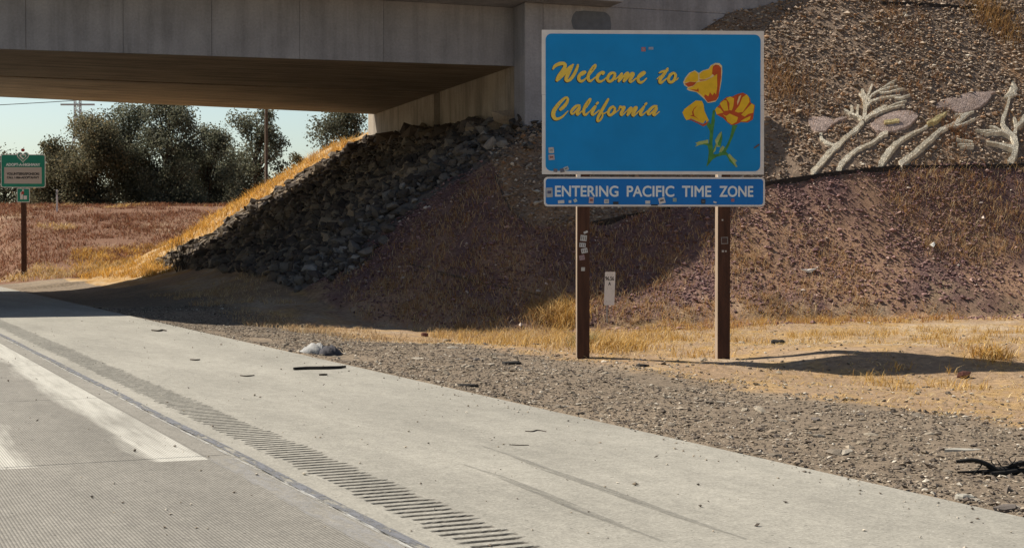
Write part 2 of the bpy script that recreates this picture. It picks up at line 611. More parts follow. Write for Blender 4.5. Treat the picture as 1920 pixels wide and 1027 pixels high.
def hz(t, s):
    return float(height(np.array([t]), np.array([s]))[0])


def hit(px, py, lift=0.0, rough=True):
    """the spot on the land that lies in a given direction from the roadside; returns t, s, z"""
    Y = np.concatenate([np.arange(6, 60, 0.03), np.arange(60, 160, 0.1)])
    X = (px - CX) / F * Y
    Z = CAMH - (py - HOR) / F * Y
    t, s = ts(X, Y)
    g = np.where(t < EDGE, 0.0, height(t, s, rough))
    k = np.argmax(g >= Z)
    return float(t[k]), float(s[k]), float(g[k] + lift)


def hits(pts, lift=0.0):
    return [hit(x, y, lift) for x, y in pts]


def st_poly(pts):
    return [(h[1], h[0]) for h in hits(pts)]


# the bed of grey gravel on the upper slope
BED = st_poly([(912, 290), (957, 395), (990, 424), (1060, 426), (1107, 421), (1257, 391), (1450, 344), (1560, 328), (1680, 318), (1919, 313)]) \
    + [(31, 50), (30, 84), (46, 84), (42, 26.5), (39.9, 18.9)]


def axis(segs):
    a = [segs[0][0]]
    for lo, hi, step in segs:
        n = max(1, int(round((hi - lo) / step)))
        a += list(np.linspace(lo, hi, n + 1)[1:])
    return np.array(a)


SA = axis([(-700, -100, 100), (-100, -20, 16), (-20, 2, 1.5), (2, 63, 0.175), (63, 104, 0.45), (104, 180, 4), (180, 900, 90)])
TA = axis([(-900, -100, 100), (-100, -9, 13), (-9, EDGE, 5.0), (EDGE, 9.6, 0.14), (9.6, 44, 0.18), (44, 84, 1.2), (84, 200, 12), (200, 1200, 125)])
Sg, Tg = np.meshgrid(SA, TA, indexing='ij')
Zg = height(Tg, Sg)
Zg = np.where(Tg <= EDGE - 0.01, -0.07, Zg)
Zg = np.where((np.abs(Tg - EDGE) < .01), -0.035, Zg)
Vg = np.stack([Tg, Sg, Zg], -1).reshape(-1, 3)
# colours of the soils
tv, sv = Vg[:, 0], Vg[:, 1]
yv = tv * RS + sv * RC
n1 = fbm(tv * .5, sv * .5, 41, 4)
n2 = fbm(tv * 2.2, sv * 2.2, 42, 4)
n3 = fbm(tv * .16, sv * .16, 43, 3)


def C3(c):
    return np.array(c)[None, :]


def lerp(a, b, f):
    return a + (b - a) * np.clip(f, 0, 1)[:, None]


colr = np.repeat(C3((0.31, 0.215, 0.135)), len(tv), 0)                       # tan dirt
colr = lerp(colr, C3((0.40, 0.31, 0.215)), sstep(n1, .5, .75))
colr = lerp(colr, C3((0.40, 0.26, 0.11)), sstep(n2, .52, .7) * .7)           # straw littered
verge = 1 - sstep(tv + (n2 - .5) * 1.0 + (n1 - .5) * .8, 9.1, 9.75)
colr = lerp(colr, C3((0.205, 0.162, 0.118)), verge)
colr = lerp(colr, C3((0.27, 0.212, 0.15)), verge * sstep(n1, .48, .7) * .8)
itv = inside(tv, sv, TOE)
dtoe, _ = poly_near(tv, sv, TOE)
sd = np.where(itv, dtoe, -dtoe)
slopem = sstep(sd + (n2 - .5) * 3.4 + (n1 - .5) * 2.5, -.5, .9)
bed = inside(tv, sv, BED)
colr = lerp(colr, lerp(np.repeat(C3((0.165, 0.10, 0.09)), len(tv), 0), C3((0.34, 0.21, 0.13)), sstep(n1 * .6 + n3 * .4, .46, .6) * .85), np.where((sv < 36) | itv, slopem, 0))
colr = np.where((itv & bed)[:, None], lerp(np.repeat(C3((0.245, 0.18, 0.13)), len(tv), 0), C3((0.33, 0.20, 0.11)), sstep(n1, .46, .66) * .9), colr)
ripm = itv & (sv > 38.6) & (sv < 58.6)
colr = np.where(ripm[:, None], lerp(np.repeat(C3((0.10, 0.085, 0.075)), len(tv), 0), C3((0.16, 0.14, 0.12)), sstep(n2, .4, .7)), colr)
goldm = itv & (sv >= 58.6) | (~itv & (sv > 51) & (sv < 74) & (tv > 9.0 - .6 * n1) & (tv < 17))
colr = np.where(goldm[:, None], lerp(np.repeat(C3((0.36, 0.22, 0.085)), len(tv), 0), C3((0.44, 0.33, 0.20)), sstep(n2, .45, .65)), colr)
berm_m = (yv > 61) & (tv > EDGE) & ~itv
colr = np.where(berm_m[:, None], lerp(np.repeat(C3((0.19, 0.105, 0.066)), len(tv), 0), C3((0.33, 0.23, 0.15)), sstep(n3 * .6 + n1 * .4, .47, .62)), colr)
left = tv < -8
colr = np.where(left[:, None], C3((0.36, 0.27, 0.17)), colr)

ni, nj = len(SA), len(TA)
ii, jj = np.meshgrid(np.arange(ni - 1), np.arange(nj - 1), indexing='ij')
quad = np.stack([ii * nj + jj, ii * nj + jj + 1, (ii + 1) * nj + jj + 1, (ii + 1) * nj + jj], -1).reshape(-1, 4)
cs, ct = Vg[quad, 1].mean(1), Vg[quad, 0].mean(1)
cy = ct * RS + cs * RC
under = (ct > -8.9) & (ct < EDGE) & (cs > -100) & (cs < 900)
q_emb = inside(ct, cs, TOE) & (ct < 84)
q_verge = (~q_emb) & (ct > EDGE) & (ct < 9.6) & (cs > -20) & (cs < 66)
q_berm = (~q_emb) & (~q_verge) & (cy > 61) & (ct > EDGE) & (cs < 180) & (ct < 84)
q_rest = ~(q_emb | q_verge | q_berm | under)


def terrain_obj(name, sel, label):
    q = quad[sel]
    idx, inv = np.unique(q, return_inverse=True)
    me = big_mesh(name, Vg[idx], inv.reshape(-1, 4), colr[idx], True)
    o = obj(name, me, M['terrain'])
    o.rotation_euler = (0, 0, THETA)
    return tag(o, label, None, None, 'structure')


ground = terrain_obj('ground', q_rest, 'tan bare dirt with dry straw between shoulder and slope')
embankment = terrain_obj('embankment', q_emb, 'steep gravelled embankment rising to the overpass')
verge_o = terrain_obj('gravel_verge', q_verge, 'grey brown gravel strip beside the concrete shoulder')
berm_o = terrain_obj('earth_berm', q_berm, 'reddish brown weedy berm beyond the bridge')

# ------------------------------------------------------------------ road
road = bpy.data.objects.new('road', None)
link(road)
road.rotation_euler = (0, 0, THETA)
tag(road, 'pale concrete highway lane and shoulder', None, None, 'structure')


def slab(name, t0, t1, s0, s1, m, b=0.008):
    mb = MB()
    z1, z0 = 0.0, -0.25
    vs = [(t0, s0, z0), (t1, s0, z0), (t1, s1, z0), (t0, s1, z0),
          (t0, s0, z1 - b), (t1, s0, z1 - b), (t1, s1, z1 - b), (t0, s1, z1 - b),
          (t0 + b, s0 + b, z1), (t1 - b, s0 + b, z1), (t1 - b, s1 - b, z1), (t0 + b, s1 - b, z1)]
    fs = [(8, 9, 10, 11)]
    for i in range(4):
        j = (i + 1) % 4
        fs += [(i, j, 4 + j, 4 + i), (4 + i, 4 + j, 8 + j, 8 + i)]
    mb.add(vs, fs)
    return mb.build(name, m, road)


s = 10.72 - 4.6 * 5
JT = 2.655
while s < 130:
    e = s + (4.6 if s < 60 else 23)
    slab('lane_slab', -1.0, JT - .006, s + .003, e - .003, M['lane'])
    slab('lane_slab', -4.66, -1.006, s + .003, e - .003, M['lane'])
    s = e
slab('far_lane', -8.9, -4.67, -100, 900, M['shoulder'])
slab('lane_slab', -4.66, JT - .006, 129.72, 900, M['lane'])
slab('lane_slab', -4.66, JT - .006, -100, 10.72 - 23.003, M['lane'])
# shoulder: a margin, the milled rumble strip, the wide part
R0, R1 = 2.885, 3.295
slab('shoulder_margin', JT + .006, R0, -20, 128, M['shoulder'], .0004)
slab('shoulder_slab', R1, EDGE, -20, 128, M['shoulder'], .0004)
slab('shoulder_slab', JT + .006, EDGE, 128.01, 900, M['shoulder'])
slab('shoulder_slab', JT + .006, EDGE, -100, -20.01, M['shoulder'])
pitch, gw, gd = 0.118, 0.062, 0.014
gs = np.arange(-2, 66, pitch)
prof = [(-20.0, 0.0)]
for g in gs:
    for k in range(7):
        a = k / 6
        prof.append((g + a * gw, -gd * (1 - (2 * a - 1) ** 2)))
prof.append((128.0, 0.0))
prof = np.array(prof)
NT = 14
tt = np.linspace(R0, R1, NT)
PV = np.zeros((len(prof), NT, 3))
PV[:, :, 0] = tt[None, :]
PV[:, :, 1] = prof[:, 0][:, None]
PV[:, :, 2] = prof[:, 1][:, None] * (np.clip((tt[None, :] - R0 - .05 * RNG.random((len(prof), 1)).repeat(7, 0)[:len(prof)]) / .03, 0, 1) * np.clip((R1 - .06 * RNG.random((len(prof), 1)).repeat(7, 0)[1:len(prof) + 1] - tt[None, :]) / .03, 0, 1))
endj = np.array([0, 1] + [0] * (NT - 3) + [0])
PV[:, :, 2] += (RNG.random(PV.shape[:2]) - .5) * 0.006 * (PV[:, :, 2] < -0.003)
PV[:, :, 2] = np.minimum(PV[:, :, 2], 0)
i2, j2 = np.meshgrid(np.arange(len(prof) - 1), np.arange(NT - 1), indexing='ij')
rq = np.stack([i2 * NT + j2, i2 * NT + j2 + 1, (i2 + 1) * NT + j2 + 1, (i2 + 1) * NT + j2], -1).reshape(-1, 4)
rum = obj('rumble_strip', big_mesh('rumble_strip', PV.reshape(-1, 3), rq, None, False), M['rumble'], road)
rum['label'] = 'rumble strip of milled crosswise grooves'


def strip(name, pts, w, z, m, par=road, taper=False):
    """flat strip along pts [(t, s)]"""
    vs, fs = [], []
    for i, (t, s_) in enumerate(pts):
        a, b = pts[max(i - 1, 0)], pts[min(i + 1, len(pts) - 1)]
        d = Vector((b[0] - a[0], b[1] - a[1])).normalized()
        nrm = Vector((d.y, -d.x))
        ww = w * (1 if not taper else math.sin(math.pi * min(max(i / (len(pts) - 1), .08), .92)))
        vs += [(t - nrm.x * ww / 2, s_ - nrm.y * ww / 2, z), (t + nrm.x * ww / 2, s_ + nrm.y * ww / 2, z)]
        if i:
            k = 2 * i
            fs.append((k - 2, k - 1, k + 1, k))
    return MB().add(vs, fs).build(name, m, par)


strip('edge_line', [(JT - .13, s_) for s_ in np.arange(-5, 10.8, .5)], .17, .003, M['blue_film'])
strip('joint_sealant', [(JT + .035 + .006 * math.sin(s_ * 1.3), s_) for s_ in np.arange(-5, 60, .4)], .075, .004, M['sealant'])
strip('edge_line', [(JT - .028 + .005 * math.sin(s_ * .9), s_) for s_ in np.arange(-5, 80, .4)], .030, .006, M['edge_paint'])
for pp in ([(905, 838), (960, 856), (1030, 883), (1120, 915), (1230, 955), (1330, 990), (1420, 1020)],
           [(870, 872), (930, 893), (1010, 925), (1090, 958), (1170, 990), (1260, 1024)]):
    pts = []
    for x, y in pp:
        h = hit(x, y)
        pts.append((h[0], h[1]))
    fine = []
    for a, b in zip(pts[:-1], pts[1:]):
        for k in range(5):
            fine.append((a[0] + (b[0] - a[0]) * k / 5, a[1] + (b[1] - a[1]) * k / 5))
    strip('skid_mark', fine, .085, .004, M['skid'], taper=True)['label'] = 'faint dark tyre mark'

# ------------------------------------------------------------------ scattering of stones and grass
PHI = (1 + 5 ** .5) / 2
ICO_V = np.array([(-1, PHI, 0), (1, PHI, 0), (-1, -PHI, 0), (1, -PHI, 0), (0, -1, PHI), (0, 1, PHI), (0, -1, -PHI), (0, 1, -PHI),
                  (PHI, 0, -1), (PHI, 0, 1), (-PHI, 0, -1), (-PHI, 0, 1)]) / math.sqrt(1 + PHI * PHI)
ICO_F = np.array([(0, 11, 5), (0, 5, 1), (0, 1, 7), (0, 7, 10), (0, 10, 11), (1, 5, 9), (5, 11, 4), (11, 10, 2), (10, 7, 6), (7, 1, 8),
                  (3, 9, 4), (3, 4, 2), (3, 2, 6), (3, 6, 8), (3, 8, 9), (4, 9, 5), (2, 4, 11), (6, 2, 10), (8, 6, 7), (9, 8, 1)])
OCT_V = np.array([(1, 0, 0), (-1, 0, 0), (0, 1, 0), (0, -1, 0), (0, 0, 1), (0, 0, -1)], float)
OCT_F = np.array([(0, 2, 4), (2, 1, 4), (1, 3, 4), (3, 0, 4), (2, 0, 5), (1, 2, 5), (3, 1, 5), (0, 3, 5)])


def stones_mesh(name, t, s, size, cols, flat=0.6, base='ico', sink=0.2, jit=0.28):
    n = len(t)
    BV, BF = (ICO_V, ICO_F) if base == 'ico' else (OCT_V, OCT_F)
    k = len(BV)
    V = BV[None] * (1 + (RNG.random((n, k, 1)) - .5) * 2 * jit)
    V = V + (RNG.random((n, k, 3)) - .5) * jit
    sc = np.stack([0.8 + .6 * RNG.random(n), .65 + .5 * RNG.random(n), flat * (.7 + .6 * RNG.random(n))], -1)
    V = V * sc[:, None, :]
    tilt = (RNG.random(n) - .5) * .9
    c, d = np.cos(tilt), np.sin(tilt)
    V = np.stack([V[..., 0] * c[:, None] - V[..., 2] * d[:, None], V[..., 1], V[..., 0] * d[:, None] + V[..., 2] * c[:, None]], -1)
    az = RNG.random(n) * 6.283
    c, d = np.cos(az), np.sin(az)
    V = np.stack([V[..., 0] * c[:, None] - V[..., 1] * d[:, None], V[..., 0] * d[:, None] + V[..., 1] * c[:, None], V[..., 2]], -1)
    V = V * (size[:, None, None] * .5)
    z = height(t, s) + size * .5 * flat * (1 - 2 * sink)
    V = V + np.stack([t, s, z], -1)[:, None, :]
    Fc = (BF[None] + (np.arange(n) * k)[:, None, None]).reshape(-1, 3)
    return big_mesh(name, V.reshape(-1, 3), Fc, np.repeat(cols, k, 0), False)


def pick(n, pal, w, jitter=.25):
    pal = np.array(pal, float)
    i = RNG.choice(len(pal), n, p=np.array(w) / sum(w))
    return pal[i] * (1 + (RNG.random((n, 1)) - .5) * 2 * jitter)


def stuff(name, me, mat, label, parent=None, cat=None):
    o = obj(name, me, mat, parent)
    if parent is None:
        o.rotation_euler = (0, 0, THETA)
    return tag(o, label, cat, None, 'stuff')


def rand_box(n, t0, t1, s0, s1):
    return t0 + (t1 - t0) * RNG.random(n), s0 + (s1 - s0) * RNG.random(n)


# gravel of the verge, nearer stones denser
n = 64000
u = RNG.random(n)
s_ = 3 + 36 * u ** 1.5
t_ = EDGE + .03 + 3.75 * RNG.random(n)
keep = (RNG.random(n) < np.where(t_ > 9.2, .5, .95)) & (fbm(t_ * .9, s_ * .5, 77, 3) + .25 * RNG.random(n) > .47)
t_, s_ = t_[keep], s_[keep]
sz = np.clip(np.exp(RNG.normal(-3.78, .42, len(t_))), .014, .09)
PAL_G = [(.24, .195, .145), (.155, .125, .098), (.32, .27, .205), (.09, .073, .06), (.50, .45, .37)]
stuff('gravel', stones_mesh('gravel', t_, s_, sz, pick(len(t_), PAL_G, [4, 4, 2.2, 2, .8]), .45, 'oct', .2), M['stone'],
      'small grey brown gravel strewn along the shoulder', verge_o)
# some stones kicked along the edge of the dirt
n = 7000
t_, s_ = rand_box(n, 9.5, 20, 6, 30)
sz = np.clip(np.exp(RNG.normal(-3.4, .4, n)), .015, .1)
keep = ~inside(t_, s_, TOE) & (RNG.random(n) < (.15 + np.exp(-(t_ - 9.5) / 2.0)))
stuff('scattered_pebbles', stones_mesh('scattered_pebbles', t_[keep], s_[keep], sz[keep], pick(keep.sum(), PAL_G, [3, 2, 3, 1, 1]), .5), M['stone'],
      'pebbles scattered over the tan dirt', ground)


# crumbs on the pavement
n = 900
s_ = 5 + 27 * RNG.random(n) ** 1.4
t_ = np.where(RNG.random(n) < .4, EDGE - .5 * RNG.random(n) ** 2, 1.0 + 5.0 * RNG.random(n))
sz = np.clip(np.exp(RNG.normal(-4.3, .45, n)), .007, .035)
me = stones_mesh('pavement_crumbs', t_, s_, sz, pick(n, PAL_G, [2, 2, 3, 3, 3]), .5, 'oct', .0)
co = np.zeros(len(me.vertices) * 3, dtype=np.float32)
me.vertices.foreach_get('co', co)
co = co.reshape(-1, 6, 3)
co[:, :, 2] += (.001 - co[:, :, 2].min(1))[:, None]
me.vertices.foreach_set('co', co.ravel())
stuff('pavement_crumbs', me, M['stone'], 'tiny crumbs of gravel lying on the concrete', road)


def stone_proto(seed, flat=.62, base='ico', jit=.3):
    r = np.random.default_rng(seed)
    V = ICO_V * (1 + (r.random((12, 1)) - .5) * 2 * jit) + (r.random((12, 3)) - .5) * jit
    V = V * np.array([1.15, .85, flat])
    return V * .5


def rock_mesh(seed, c, flat=.62):
    V = stone_proto(seed, flat)
    me = big_mesh('rock', V, ICO_F, np.repeat(C3(c), 12, 0) * (1 + (np.random.default_rng(seed).random((12, 1)) - .5) * .3), False)
    me.materials.append(M['stone'])
    return me


VR = [rock_mesh(100 + i, c, .5) for i, c in enumerate([(.28, .235, .175), (.19, .16, .125), (.33, .285, .22), (.15, .13, .115), (.28, .225, .165), (.36, .32, .26)])]
for i in range(190):
    s_ = 4.5 + 20 * random.random() ** 1.3
    t_ = 6.15 + 3.4 * random.random()
    d = max(.05, min(.15, random.lognormvariate(-2.6, .3)))
    o = obj('stone', random.choice(VR), None, verge_o)
    o.location = (t_, s_, hz(t_, s_) + d * .06)
    o.scale = (d * 1.2, d, d * .8)
    o.rotation_euler = (random.uniform(-.2, .2), random.uniform(-.2, .2), random.uniform(0, 6.28))

# gravel of the lower slope
n = 190000
t_, s_ = rand_box(n, 11, 42, 26, 40)
d0, _ = poly_near(t_, s_, TOE)
ok = ~inside(t_, s_, BED) & (inside(t_, s_, TOE) | ((d0 < 2.2 * RNG.random(n) ** 2) & (t_ > 13))) & ~inside(t_, s_, TOP) & (s_ < 38.9)
ok &= (d0 > .1 + 2.2 * RNG.random(n) ** 2) & (fbm(t_ * .6, s_ * .6, 63, 3) + .4 * RNG.random(n) > .56)
t_, s_ = t_[ok], s_[ok]
sz = np.clip(np.exp(RNG.normal(-3.0, .42, len(t_))), .026, .17)
PAL_P = [(.20, .118, .115), (.27, .165, .15), (.14, .085, .085), (.36, .24, .20), (.58, .49, .42)]
stuff('lava_gravel', stones_mesh('lava_gravel', t_, s_, sz, pick(len(t_), PAL_P, [5, 4, 3, 1.6, .25]), .6, 'oct', .15), M['stone'],
      'purplish brown gravel of the lower slope', embankment)

# riprap under the bridge: single rocks, then smaller rubble
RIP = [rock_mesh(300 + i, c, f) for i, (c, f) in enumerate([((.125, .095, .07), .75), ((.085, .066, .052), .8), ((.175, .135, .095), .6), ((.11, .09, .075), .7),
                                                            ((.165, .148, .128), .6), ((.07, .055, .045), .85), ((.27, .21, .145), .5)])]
cnt = 0
while cnt < 270:
    s_ = 38.9 + 19.0 * random.random()
    t_ = 11.2 + 8.8 * random.random()
    A_ = (np.array([t_]), np.array([s_]))
    if not inside(*A_, TOE)[0] or inside(*A_, TOP)[0]:
        continue
    d = max(.17, min(.75, random.lognormvariate(-1.3, .45)))
    if t_ > 17.6:
        d = max(d, .42)
    if s_ < 40.8:
        d *= .75
    o = obj('rock', RIP[4] if (s_ < 41.2 and random.random() < .5) else random.choice(RIP), None, embankment)
    o.location = (t_, s_, hz(t_, s_) + d * .12)
    o.scale = (d * 1.1, d, d)
    o.rotation_euler = (random.uniform(-.6, .6), random.uniform(-.6, .6), random.uniform(0, 6.28))
    cnt += 1
for k in range(26):                                            # the row heaped against the abutment wall
    s_ = 40.1 + (58.7 - 40.1) * (k + random.random() * .6) / 26
    t_ = 18.2 + (s_ - 40.1) * .065 + random.uniform(-.15, .15)
    d = random.uniform(.55, 1.0)
    o = obj('rock', random.choice(RIP), None, embankment)
    o.location = (t_, s_, hz(t_, s_) + d * .1)
    o.scale = (d, d * 1.1, d)
    o.rotation_euler = (random.uniform(-.6, .6), random.uniform(-.6, .6), random.uniform(0, 6.28))
n = 20000
t_, s_ = rand_box(n, 11, 20.4, 37.5, 58.2)
ok = inside(t_, s_, TOE) & ~inside(t_, s_, TOP) & (s_ > 38.8 + (fbm(t_ * .8, s_ * .8, 15, 2) - .5) * 4.0 + RNG.normal(0, .35, n))
t_, s_ = t_[ok], s_[ok]
sz = np.clip(np.exp(RNG.normal(-1.85, .45, len(t_))), .06, .45)
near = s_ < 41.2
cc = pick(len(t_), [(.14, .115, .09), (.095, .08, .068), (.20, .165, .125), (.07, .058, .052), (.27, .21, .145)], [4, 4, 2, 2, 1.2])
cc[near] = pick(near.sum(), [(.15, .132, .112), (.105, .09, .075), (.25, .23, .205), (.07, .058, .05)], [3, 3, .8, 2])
stuff('riprap_rubble', stones_mesh('riprap_rubble', t_, s_, sz, cc, .75, 'ico', .15, .35), M['stone'],
      'dark broken rubble between the riprap rocks', embankment)


def blades(name, t, s, h, w, cols, lean=.95, base=None, curl=.5):
    n = len(t)
    az = RNG.random(n) * 6.283
    ln = h * lean * (.3 + RNG.random(n))
    dx, dy = np.cos(az) * ln, np.sin(az) * ln
    pa = RNG.random(n) * 6.283
    wx, wy = np.cos(pa) * w * .5, np.sin(pa) * w * .5
    z = height(t, s) - .01 if base is None else base
    V = np.zeros((n, 5, 3))
    V[:, 0] = np.stack([t - wx, s - wy, z], -1)
    V[:, 1] = np.stack([t + wx, s + wy, z], -1)
    m = .55
    V[:, 2] = np.stack([t + dx * curl * m + wx * .75, s + dy * curl * m + wy * .75, z + h * m], -1)
    V[:, 3] = np.stack([t + dx * curl * m - wx * .75, s + dy * curl * m - wy * .75, z + h * m], -1)
    V[:, 4] = np.stack([t + dx, s + dy, z + h * (1 - .25 * RNG.random(n))], -1)
    o = (np.arange(n) * 5)[:, None]
    T = np.array([(0, 1, 2), (0, 2, 3), (3, 2, 4)])
    Fc = (T[None] + o[:, :, None]).reshape(-1, 3)
    return big_mesh(name, V.reshape(-1, 3), Fc, np.repeat(cols, 5, 0), False)


def tufts(n_t, per, t0, t1, s0, s1, test, spread):
    t, s = rand_box(n_t, t0, t1, s0, s1)
    k = test(t, s)
    t, s = t[k], s[k]
    t, s = np.repeat(t, per), np.repeat(s, per)
    r = np.abs(RNG.normal(0, spread, len(t)))
    a = RNG.random(len(t)) * 6.283
    return t + np.cos(a) * r, s + np.sin(a) * r


GOLD = [(.58, .36, .10), (.66, .44, .15), (.44, .25, .07), (.72, .54, .26), (.34, .20, .07)]
STRAW = [(.50, .36, .20), (.60, .45, .25), (.38, .25, .14), (.68, .56, .38)]
RUST = [(.22, .092, .05), (.28, .125, .065), (.155, .07, .042), (.36, .24, .14)]

mt, ms_, mz = hit(1140, 606)                                    # where the mile marker stands
# golden grass at the foot of the sign and along the toe of the slope
FOOT = st_poly([(790, 630), (850, 612), (960, 592), (1000, 560), (1080, 545), (1200, 560), (1420, 570), (1560, 590), (1560, 602), (1420, 612),
                (1330, 615), (1260, 640), (1180, 668), (1100, 664), (960, 652), (860, 642)])
t_, s_ = tufts(10500, 11, 8, 26, 15, 40, lambda t, s: inside(t, s, FOOT) & (np.hypot((t - mt), (s - ms_ + .9) * .5) > .55) & (fbm(t * .9, s * .9, 21, 3) + .25 * (RNG.random(len(t)) - .5) > .44), .10)
stuff('golden_grass', blades('golden_grass', t_, s_, .04 + .26 * RNG.random(len(t_)) ** 1.5 * (.3 + 1.2 * fbm(t_ * 1.1, s_ * 1.1, 3, 2)), np.full(len(t_), .009),
                             pick(len(t_), GOLD + STRAW, [4, 3, 3, 1.5, 2, 1.5, 1, 1.5, 1], .35)), M['grass'], 'golden dry grass around the feet of the big sign', None, 'grass')
t_, s_ = tufts(26, 110, 9.7, 10.6, 18.8, 20.6, lambda t, s: np.hypot(t - 10.05, s - 19.0) < .7, .11)
# rusty band behind the posts
BAND = st_poly([(1230, 590), (1330, 575), (1500, 578), (1640, 585), (1700, 570), (1800, 588), (1780, 605), (1600, 607), (1420, 616), (1300, 622)])
t_, s_ = tufts(5200, 10, 10, 34, 14, 40, lambda t, s: inside(t, s, BAND) & (fbm(t * .7, s * .9, 37, 3) + .3 * (RNG.random(len(t)) - .5) > .47), .13)
stuff('rusty_grass', blades('rusty_grass', t_, s_, .05 + .22 * RNG.random(len(t_)), np.full(len(t_), .011),
                            pick(len(t_), [(.42, .20, .06), (.50, .28, .09), (.33, .15, .05), (.6, .42, .18)], [3, 3, 2, 1])), M['grass'],
      'rusty brown dry grass along the foot of the slope', None, 'grass')
# straw tufts over the lower slope
t_, s_ = tufts(15000, 9, 12, 42, 24, 38, lambda t, s: inside(t, s, TOE) & ~inside(t, s, BED) & ~inside(t, s, TOP) &
               (fbm(t * .35, s * .35, 51, 4) + .12 * (RNG.random(len(t)) - .5) > .465), .15)
stuff('slope_weeds', blades('slope_weeds', t_, s_, .08 + .2 * RNG.random(len(t_)), np.full(len(t_), .012), pick(len(t_), STRAW + [(.46, .26, .10), (.36, .18, .07)], [3, 2.5, 2, 1, 3, 2.5])),
      M['grass'], 'dry straw coloured weeds scattered over the lower slope', None, 'weeds')
# brown weeds in the upper bed
t_, s_ = tufts(3000, 11, 18, 42, 28, 40, lambda t, s: inside(t, s, BED) & ~inside(t, s, TOP) & (fbm(t * .4, s * .4, 57, 3) > .57), .16)
stuff('bed_weeds', blades('bed_weeds', t_, s_, .08 + .2 * RNG.random(len(t_)), np.full(len(t_), .013),
                          pick(len(t_), [(.30, .15, .07), (.38, .22, .10), (.24, .12, .06), (.5, .35, .18)], [3, 3, 2, 1])),
      M['grass'], 'brown dry weeds among the upper slope gravel', None, 'weeds')
# straw lying on the dirt
n = 36000
t_, s_ = rand_box(n, 9.4, 24, 8, 31)
ok = ~inside(t_, s_, TOE) & (fbm(t_ * .8, s_ * .8, 71, 3) + .2 * RNG.random(n) > .5)
t_, s_ = t_[ok], s_[ok]
stuff('fallen_straw', blades('fallen_straw', t_, s_, .02 + .05 * RNG.random(len(t_)), np.full(len(t_), .012),
                             pick(len(t_), [(.62, .44, .18), (.7, .56, .32), (.5, .33, .13)], [3, 2, 2]), 3.2), M['grass'],
      'broken straw lying on the bare dirt', None, 'straw')
# small grass clumps right of the sign's shadow
t_, s_ = tufts(900, 20, 11.0, 25, 13, 30, lambda t, s: ~inside(t, s, TOE) & (fbm(t * .5, s * .5, 88, 3) > .52), .12)
stuff('straw_clumps', blades('straw_clumps', t_, s_, .06 + .16 * RNG.random(len(t_)), np.full(len(t_), .009), pick(len(t_), GOLD, [4, 3, 3, 2, 1])),
      M['grass'], 'low straw clumps on the dirt right of the big sign', None, 'grass')
# shaded dry growth at the toe under the bridge
t_, s_ = tufts(2200, 9, 8.6, 15, 26, 44, lambda t, s: (fbm(t * .6, s * .6, 91, 3) > .5), .12)
stuff('toe_grass', blades('toe_grass', t_, s_, .04 + .14 * RNG.random(len(t_)), np.full(len(t_), .012), pick(len(t_), STRAW, [4, 2, 3, 1])),
      M['grass'], 'thin dry grass in the shade of the bridge', None, 'grass')
# golden sunlit grass beyond the riprap
t_, s_ = tufts(15000, 9, 8.8, 30, 53, 86, lambda t, s: ((inside(t, s, TOE) & ~inside(t, s, TOP) & (s > 57.6 + 1.6 * vnoise(t * .7, s * .7, 5))) |
               (~inside(t, s, TOE) & (t > 9.2 + .12 * np.abs(s - 63)) & (t < 17) & (s < 75))) & (fbm(t * .7, s * .7, 23, 3) + .3 * (RNG.random(len(t)) - .5) > .43), .16)
stuff('golden_slope_grass', blades('golden_slope_grass', t_, s_, .06 + .42 * RNG.random(len(t_)) * fbm(t_ * .8, s_ * .8, 44, 2) * 1.5, np.full(len(t_), .020), pick(len(t_), [(.62, .36, .07), (.72, .45, .11), (.50, .27, .06), (.74, .56, .27), (.36, .20, .07)], [4, 3, 3, 1.6, 2.2], .4)),
      M['grass'], 'bright golden grass on the sunlit slope beyond the bridge', None, 'grass')
# weeds of the berm
t_, s_ = tufts(17000, 8, 6.8, 48, 62, 104, lambda t, s: ((t * RS + s * RC) > 61.5) & ~inside(t, s, TOE) &
               (fbm(t * .3, s * .45, 29, 4) + .25 * (RNG.random(len(t)) - .5) > .42), .28)
cc = pick(len(t_), RUST, [4, 3, 3, 1.3])
gold = fbm(t_ * .2, s_ * .25, 33, 3) + .5 * sstep(-(t_ * RS + s_ * RC), -70, -62) > .74
cc[gold] = pick(gold.sum(), GOLD + STRAW, [2, 2, 2, 1, 1, 2, 2, 2, 1])
stuff('berm_weeds', blades('berm_weeds', t_, s_, .06 + .30 * RNG.random(len(t_)) * fbm(t_ * .5, s_ * .5, 7, 2) * 1.6, np.full(len(t_), .035), cc, 1.1), M['grass'],
      'reddish brown dry weeds covering the far berm', None, 'weeds')

# ------------------------------------------------------------------ overpass bridge
D = Vector((0.944, 0.330, 0)).normalized()
BROT = math.atan2(D.y, D.x)
BA = Vector((0.077, 44.3, 0))
KB_ = 1.1006                                                    # metres per drawing unit of the bridge plan below
bridge = thing('overpass_bridge', 'grey concrete road overpass crossing high above the highway', 'bridge', BA, BROT)
ZS = 6.39


def zs(x, y):
    return ZS + x * (0.0085 - 0.024 * y / 15.4)


def girder(name, x0, x1, y0, y1, h, m):
    p = [(x0, y0, zs(x0, y0)), (x1, y0, zs(x1, y0)), (x1, y1, zs(x1, y1)), (x0, y1, zs(x0, y1))]
    q = [(a, b, 7.95 + h) for a, b in ((x0, y0), (x1, y0), (x1, y1), (x0, y1))]
    return MB().hexa(p + q).build(name, m, bridge, bevel=.02)


XL = -46.0
girder('box_girder', XL, 0.0, .10, 7.30, 0, M['soffit'])
girder('box_girder', XL, 0.0, 7.66, 15.40, 0, M['soffit'])
MB().box(XL, 0, 7.31, 7.65, 7.2, 7.94).build('closure_strip', M['soffit'], bridge)
